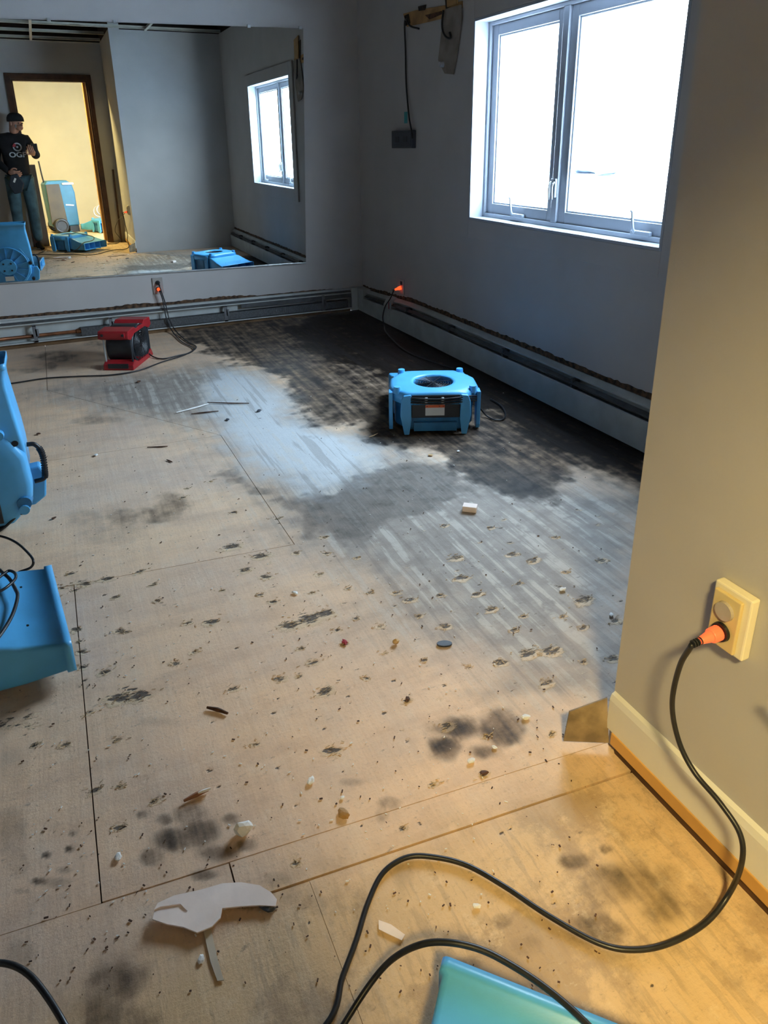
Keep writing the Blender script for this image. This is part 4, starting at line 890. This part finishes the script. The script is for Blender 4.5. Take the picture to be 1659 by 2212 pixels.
JP = dict(pelvis=V((0, -.02, .90)), waist=V((0, -.02, 1.03)), chest=V((0, -.01, 1.22)), upch=V((0, 0, 1.36)), neck=V((.02, .02, 1.44)), neck2=V((.04, .035, 1.49)), head=V((.075, .065, 1.575)), crown=V((.075, .055, 1.655)),
          shR=V((.155, 0, 1.375)), elR=V((.255, .05, 1.17)), wrR=V((.215, .165, 1.19)), plR=V((.195, .185, 1.205)),
          shL=V((-.165, 0, 1.375)), elL=V((-.235, .0, 1.13)), wrL=V((-.10, .145, .985)), plL=V((-.06, .17, .97)),
          hipR=V((.09, -.02, .86)), knR=V((.10, .02, .48)), anR=V((.10, -.01, .085)), hipL=V((-.09, -.02, .86)), knL=V((-.10, .02, .48)), anL=V((-.115, -.01, .085)),
          chin=V((.10, .115, 1.52)))
body = skin('body', [['neck', 'neck2', 'head', 'crown']], dict(neck=.058, neck2=.056, head=(.074, .088), crown=(.06, .07)), M_skin, per)
# face
def bl(name, c, s, m, par=body):
    bm = B(); r = bmesh.ops.create_icosphere(bm, subdivisions=2, radius=1)['verts']
    bmesh.ops.transform(bm, matrix=Matrix.Translation(c) @ Matrix.Rotation(-.75, 4, 'Z') @ Matrix.Diagonal((*s, 1)), verts=r); return obj(name, bm, m, par, smooth=True)
fd = V((math.sin(.75), math.cos(.75), -.25)).normalized(); fs = V((math.cos(.75), -math.sin(.75), 0)); hc = JP['head']
bl('jaw', hc + fd * .05 + V((0, 0, -.045)), (.045, .045, .04), M_skin); bl('nose', hc + fd * .098 + V((0, 0, -.005)), (.012, .018, .02), M_skin)
for s_ in (-1, 1):
    bl('eye', hc + fd * .082 + fs * (.030 * s_) + V((0, 0, .012)), (.012, .008, .006), M_black); bl('ear', hc + fs * (.080 * s_) + V((0, 0, -.01)), (.010, .018, .028), M_skin)
bl('mouth', hc + fd * .088 + V((0, 0, -.045)), (.022, .008, .005), mat('lips', (.3, .1, .09), .5))
bl('earphone_patch', hc + fs * .0 + fd * .06 + V((-.045, .01, -.03)), (.012, .012, .025), mat('pale_patch', (.35, .36, .36), .6))
bm = B(); rings = []
for (z, k) in ((.012, 1.16), (.035, 1.17), (.06, 1.12), (.09, .93), (.11, .62), (.118, .25)):
    rings.append([hc + V((0, -.008, 0)) + fs * (.080 * k * math.cos(a)) + V((fd.x, fd.y, 0)).normalized() * (.092 * k * math.sin(a)) + V((0, 0, z)) for a in [2 * math.pi * i / 28 for i in range(28)]])
loft(bm, rings); obj('beanie', bm, M_hat, per, smooth=True)
shirt = skin('sweatshirt', [['pelvis', 'waist', 'chest', 'upch', 'neck'], ['upch', 'shR', 'elR', 'wrR'], ['upch', 'shL', 'elL', 'wrL']],
     dict(pelvis=(.165, .12), waist=(.155, .12), chest=(.165, .125), upch=(.13, .10), neck=(.068, .068), shR=.075, elR=.055, wrR=.038, shL=.075, elL=.055, wrL=.038), M_shirt, per)
skin('jeans', [['pelvis', 'hipR', 'knR', 'anR'], ['pelvis', 'hipL', 'knL', 'anL']], dict(pelvis=(.135, .11), hipR=(.098, .10), knR=.072, anR=.062, hipL=(.098, .10), knL=.072, anL=.062), M_jean, per)
for s_, a in ((1, 'anR'), (-1, 'anL')):
    bm = B(); rings = []
    for (y, w_, h) in ((-.10, .03, .05), (-.08, .042, .075), (-.02, .045, .085), (.06, .046, .06), (.13, .044, .045), (.165, .028, .03)):
        rings.append([V((JP[a].x + w_ * math.cos(q) + y * .15 * s_, y, max(0.0, h * .5 + h * .55 * math.sin(q)))) for q in [2 * math.pi * i / 16 for i in range(16)]])
    loft(bm, rings); obj('shoe', bm, M_shoe, per, smooth=True)
# hands: palm and five separate fingers each
def hand(pw, pp, across, fdir, thumbdir, curl):
    bm = B()
    rings = []
    ax = (pp - pw).normalized(); ac = across.normalized(); nr = ax.cross(ac)
    for q, w_, h in ((0, .024, .018), (.03, .034, .017), (.06, .042, .015), (.085, .040, .013)):
        rings.append([pw + ax * q + ac * (w_ * math.cos(a)) + nr * (h * math.sin(a)) for a in [2 * math.pi * i / 12 for i in range(12)]])
    loft(bm, rings)
    for i, (o, l) in enumerate(((-.030, .062), (-.010, .074), (.010, .070), (.029, .055))):
        b0_ = pw + ax * .078 + ac * o; tube(bm, [b0_, b0_ + ax * l * .4 + nr * curl * .2 * l, b0_ + ax * l * .65 + nr * curl * .65 * l, b0_ + ax * l * .6 + nr * curl * 1.0 * l], lambda q: .0095 - .002 * q, 8, 4)
    t0 = pw + ax * .03 + ac * thumbdir * .034; tube(bm, [t0, t0 + ac * thumbdir * .022 + ax * .02, t0 + ac * thumbdir * .028 + ax * .045 + nr * curl * .012, t0 + ac * thumbdir * .016 + ax * .062 + nr * curl * .025], lambda q: .011 - .002 * q, 8, 4)
    return bm
obj('hand', hand(JP['wrR'], JP['wrR'] + V((-.02, .09, .045)), V((1, .15, .2)), None, -1, -1), M_skin, per, smooth=True)
obj('hand', hand(JP['wrL'], JP['wrL'] + V((.08, .05, -.02)), V((.1, .2, 1)), None, 1, 1), M_skin, per, smooth=True)
# shirt print, reads in the mirror
def surf(x, z):
    return .118 + .012 * math.cos(x * 8)
pr = []
bm = B(); cyl(bm, (0, 0, 0), (0, .004, 0), .052, seg=32); lg = obj('chest_logo', bm, M_tag, shirt, loc=(.045, .122, 1.285))
bm = B(); cyl(bm, (0, .004, 0), (0, .0055, 0), .036, seg=28); obj('logo_centre', bm, M_shirt, lg)
bm = B(); prism(bm, [(-.052, .0), (-.05, .022), (-.03, .046), (-.012, .03), (-.02, .0)], .004, .0062, lambda u, v, q: (u, q, v)); obj('logo_red_mark', bm, M_redtag, lg)
bm = B(); cyl(bm, (.0, .0055, 0), (.0, .0075, 0), .012, seg=16); obj('logo_dot', bm, M_tag, lg)
cu = bpy.data.curves.new('t', 'FONT'); cu.body = 'OGF'; cu.size = .085; cu.extrude = .0015; cu.align_x = 'CENTER'; cu.offset = .0022
to = bpy.data.objects.new('t', cu); S.collection.objects.link(to); dg = bpy.context.evaluated_depsgraph_get(); dg.update(); tm = bpy.data.meshes.new_from_object(to.evaluated_get(dg)); bpy.data.objects.remove(to)
tm.transform(Matrix(((1.15, 0, 0, 0), (0, 0, 1, 0), (0, 1, 0, 0), (0, 0, 0, 1)))); tm.materials.clear(); tm.materials.append(M_tag)
lt = obj('chest_lettering', tm, M_tag, shirt, loc=(.035, .128, 1.165))
# phone and dark pouch
bm = B(); box(bm, (0, 0, 0), (.078, .008, .15)); ph = obj('phone', bm, M_dark, bevel=.004, loc=(-2.262, -5.318, 1.250)); tag(ph, 'dark phone held upright in the raised hand of the person, seen in the mirror', 'phone')
bm = B(); prism(bm, [(-.05, .08), (.03, .10), (.09, -.02), (.05, -.13), (-.04, -.15), (-.09, -.04)], 0, .05, lambda u, v, q: (u, q, v)); po_ = obj('pouch', bm, mat('navy_pouch', (.012, .018, .03), .7), bevel=.012, loc=(-2.54, -5.27, .87)); tag(po_, 'dark pouch with a white label hanging from the lowered hand of the person', 'bag')
bm = B(); box(bm, (-.01, .052, .02), (.022, .003, .055), Matrix.Rotation(.5, 3, 'Y')); obj('white_label', bm, M_paper, po_)

# ================================================================== DEBRIS
# large curled piece of torn wall paper
P = [(330, 1975), (338, 1945), (375, 1925), (430, 1915), (470, 1905), (510, 1898), (560, 1903), (588, 1915), (598, 1930), (596, 1948), (560, 1946), (520, 1950), (478, 1955), (475, 1975), (455, 1995), (420, 2006), (392, 1996), (352, 1992), (328, 1985), (350, 1966), (395, 1962), (405, 1952), (388, 1945), (345, 1955)]
P = [(332, 1960), (340, 1945), (375, 1928), (430, 1915), (480, 1900), (520, 1897), (560, 1903), (585, 1918), (597, 1932), (594, 1947), (560, 1946), (520, 1949), (479, 1954), (475, 1975), (457, 1994), (425, 2007), (395, 1995), (360, 1990), (328, 1980), (338, 1966), (370, 1960), (400, 1965), (404, 1960), (388, 1945), (345, 1953)]
q = [fl(px, py, .022) for px, py in P]; c0 = sum(q, Vector()) / len(q)
bm = B(); lo = []; hi = []
for i, p in enumerate(q):
    d = Vector((p.x - c0.x, p.y - c0.y)); zz = .010 + .05 * max(0, d.length - .03) * (1 if P[i][0] < 480 else -.6); lo.append(bm.verts.new((p.x - c0.x, p.y - c0.y, zz))); hi.append(bm.verts.new((p.x - c0.x, p.y - c0.y, zz + .003)))
n = len(q); f1 = bm.faces.new(lo[::-1]); f2 = bm.faces.new(hi)
for i in range(n): bm.faces.new((lo[i], lo[(i + 1) % n], hi[(i + 1) % n], hi[i]))
bmesh.ops.triangulate(bm, faces=[f1, f2]); tag(obj('paper_scrap', bm, M_chip, loc=(c0.x, c0.y, 0)), 'large pale pink torn wall paper scrap propped up on the near floor', 'scrap')
def chunk(name, label, px, py, s, m, seed, cat='chip', amp=.35, rz=0, grp=None):
    p = fl(px, py); bm = B(); rock(bm, (0, 0, 0), s, seed, 2, amp); o = obj(name, bm, m, loc=(p.x, p.y, .001)); o.rotation_euler = (0, 0, rz); return tag(o, label, cat, grp)
chunk('plaster_lump', 'white faceted plaster lump on the floor just above the big paper scrap', 527, 1800, (.019, .014, .013), M_plas, 3, 'plaster')
p = fl(1015, 1103); bm = B(); box(bm, (0, 0, .011), (.052, .034, .022)); o = obj('wood_block', bm, M_chip, loc=(p.x, p.y, .001), bevel=.002); o.rotation_euler = (0, 0, -.7); tag(o, 'small tan wood block below the centre air mover', 'block')
chunk('wood_chip', 'small tan wood chip left of the dark oval disc', 855, 1391, (.010, .007, .007), M_tan, 5)
p = fl(960, 1393); bm = B(); cyl(bm, (0, 0, 0), (0, 0, .005), 1, seg=20); [setattr(v, 'co', Vector((v.co.x * .021, v.co.y * .012, v.co.z))) for v in bm.verts]; o = obj('oval_disc', bm, M_grey, loc=(p.x, p.y, .001), bevel=.001); o.rotation_euler = (0, 0, -.4); tag(o, 'dark grey oval disc lying in the middle of the near floor', 'disc')
for i, (px, py, s, m_, nm, lb) in enumerate([
    (637, 1283, .012, M_plas, 'plaster_chip', 'tiny white plaster chip on the tan floor left of centre'),
    (1215, 1276, .013, M_plas, 'plaster_chip', 'white plaster chip on the grey floor near the right wall end'),
    (1320, 1330, .010, M_plas, 'plaster_chip', 'faint white chip beside the edge of the near wall'),
    (990, 976, .010, M_plas, 'plaster_chip', 'white chip just in front of the centre air mover'),
    (930, 985, .012, M_tan, 'wood_chip', 'tan chip just left of the white chip before the centre air mover'),
    (1068, 1617, .007, M_plas, 'plaster_chip', 'tiny white chip on the dark round stain'),
    (1018, 1646, .011, M_plas, 'plaster_chip', 'pale rounded chip below the dark round stain'),
    (672, 1690, .012, M_plas, 'plaster_chip', 'white curled chip above the brown leaf-like flake'),
    (740, 1725, .006, M_plas, 'plaster_chip', 'tiny white chip just above the brown flake'),
    (742, 1762, .017, M_wood, 'bark_flake', 'ochre brown flake near the cross seam'),
    (256, 1854, .010, M_plas, 'plaster_chip', 'small grey white lump left of the big paper scrap'),
    (1135, 1552, .012, M_plas, 'plaster_chip', 'smeared white chip right of the dark round stain'),
    (578, 1962, .016, M_grey, 'dark_flake', 'dark grey flake under the right end of the big paper scrap'),
    (300, 826, .016, M_brown, 'wood_chip', 'brown wood chip on the floor below the red fan'),
    (560, 889, .016, M_grey, 'dark_flake', 'dark flake on the pale patch right of the thin sticks'),
    (492, 908, .014, M_grey, 'dark_flake', 'dark flake on the pale patch below the thin sticks'),
    (208, 985, .012, M_plas, 'plaster_chip', 'pale chip on the cross seam near the upright air mover'),
    (83, 939, .012, M_brown, 'wood_chip', 'brown chip beside the handle of the upright air mover'),
    (117, 1121, .010, M_brown, 'wood_chip', 'brown chip right of the upright air mover foot'),
    (1030, 1960, .008, M_plas, 'plaster_chip', 'tiny pale chip inside the near cord loop'),
    (745, 1390, .012, M_redtag, 'dark_flake', 'dark reddish flake left of the tan chip'),
    (435, 2075, .008, M_plas, 'plaster_chip', 'small pale lump below the big paper scrap'),
    (1045, 1672, .010, M_brown, 'wood_chip', 'dark brown chip right above the cross seam'),
    (880, 1512, .009, M_brown, 'wood_chip', 'brown chip in the middle of the near floor')]):
    chunk(nm, lb, px, py, (s * .9, s * .6, s * .26), m_, 20 + i, 'chip', .5, random.uniform(0, 3))
def sliver(name, label, pts, w_, m, z=.003):
    q = [fl(*p, z) for p in pts]; c = q[0].copy(); bm = B(); tube(bm, [a - c for a in q], lambda t_: w_ * (1.15 - abs(t_ - .5)), 6, 5); return tag(obj(name, bm, m, loc=c), label, 'sliver')
sliver('wood_sliver', 'curved brown wood sliver left of centre on the near floor', [(447, 1528), (470, 1533), (492, 1541)], .0045, M_brown, .006)
sliver('wood_sliver', 'two-toned wood sliver above the white plaster lump', [(397, 1730), (425, 1716), (450, 1706)], .0045, mat('red_brown_wood', (.28, .12, .06), .7), .006)
sliver('bark_strip', 'pale strip lying along the two-toned sliver', [(428, 1713), (455, 1703)], .003, M_plas, .011)
sliver('pale_stick', 'thin pale stick on the floor below the red fan', [(381, 891), (420, 881), (450, 872)], .0042, M_plas, .006)
sliver('dark_stick', 'thin dark stick running right from the pale stick', [(448, 869), (500, 871), (538, 871)], .0036, M_brown, .006)
sliver('dark_stick', 'short dark stick just below the pale stick', [(413, 894), (440, 891), (472, 888)], .0036, M_brown, .005)
sliver('straw', 'single pale straw left of the centre air mover feet', [(797, 944), (808, 940), (816, 936)], .0016, M_tan, .02)
sliver('dark_stick', 'short dark stick on the tan floor below the cross seam', [(360, 993), (372, 998)], .003, M_brown, .004)
sliver('dark_stick', 'dark splinter lying on the seam left of the diagonal crack', [(318, 966), (345, 965), (362, 964)], .003, M_brown, .004)
# flat pale paper strips
for (pp, lb) in (([(440, 2014), (456, 2010), (472, 2080), (484, 2120), (470, 2122), (455, 2080)], 'flat grey tape strip stuck below the big paper scrap'), ([(818, 1990), (845, 2000), (875, 2022), (868, 2034), (838, 2020), (818, 2010)], 'flat pink white paper scrap inside the near cord loop')):
    q = [fl(*p) for p in pp]; c0 = sum(q, Vector()) / len(q); bm = B(); prism(bm, [(p.x - c0.x, p.y - c0.y) for p in q], .0, .0015); tag(obj('paper_scrap', bm, M_chip if 'pink' in lb else mat('grey_tape', (.60, .52, .40), .6), loc=(c0.x, c0.y, .0022)), lb, 'scrap')
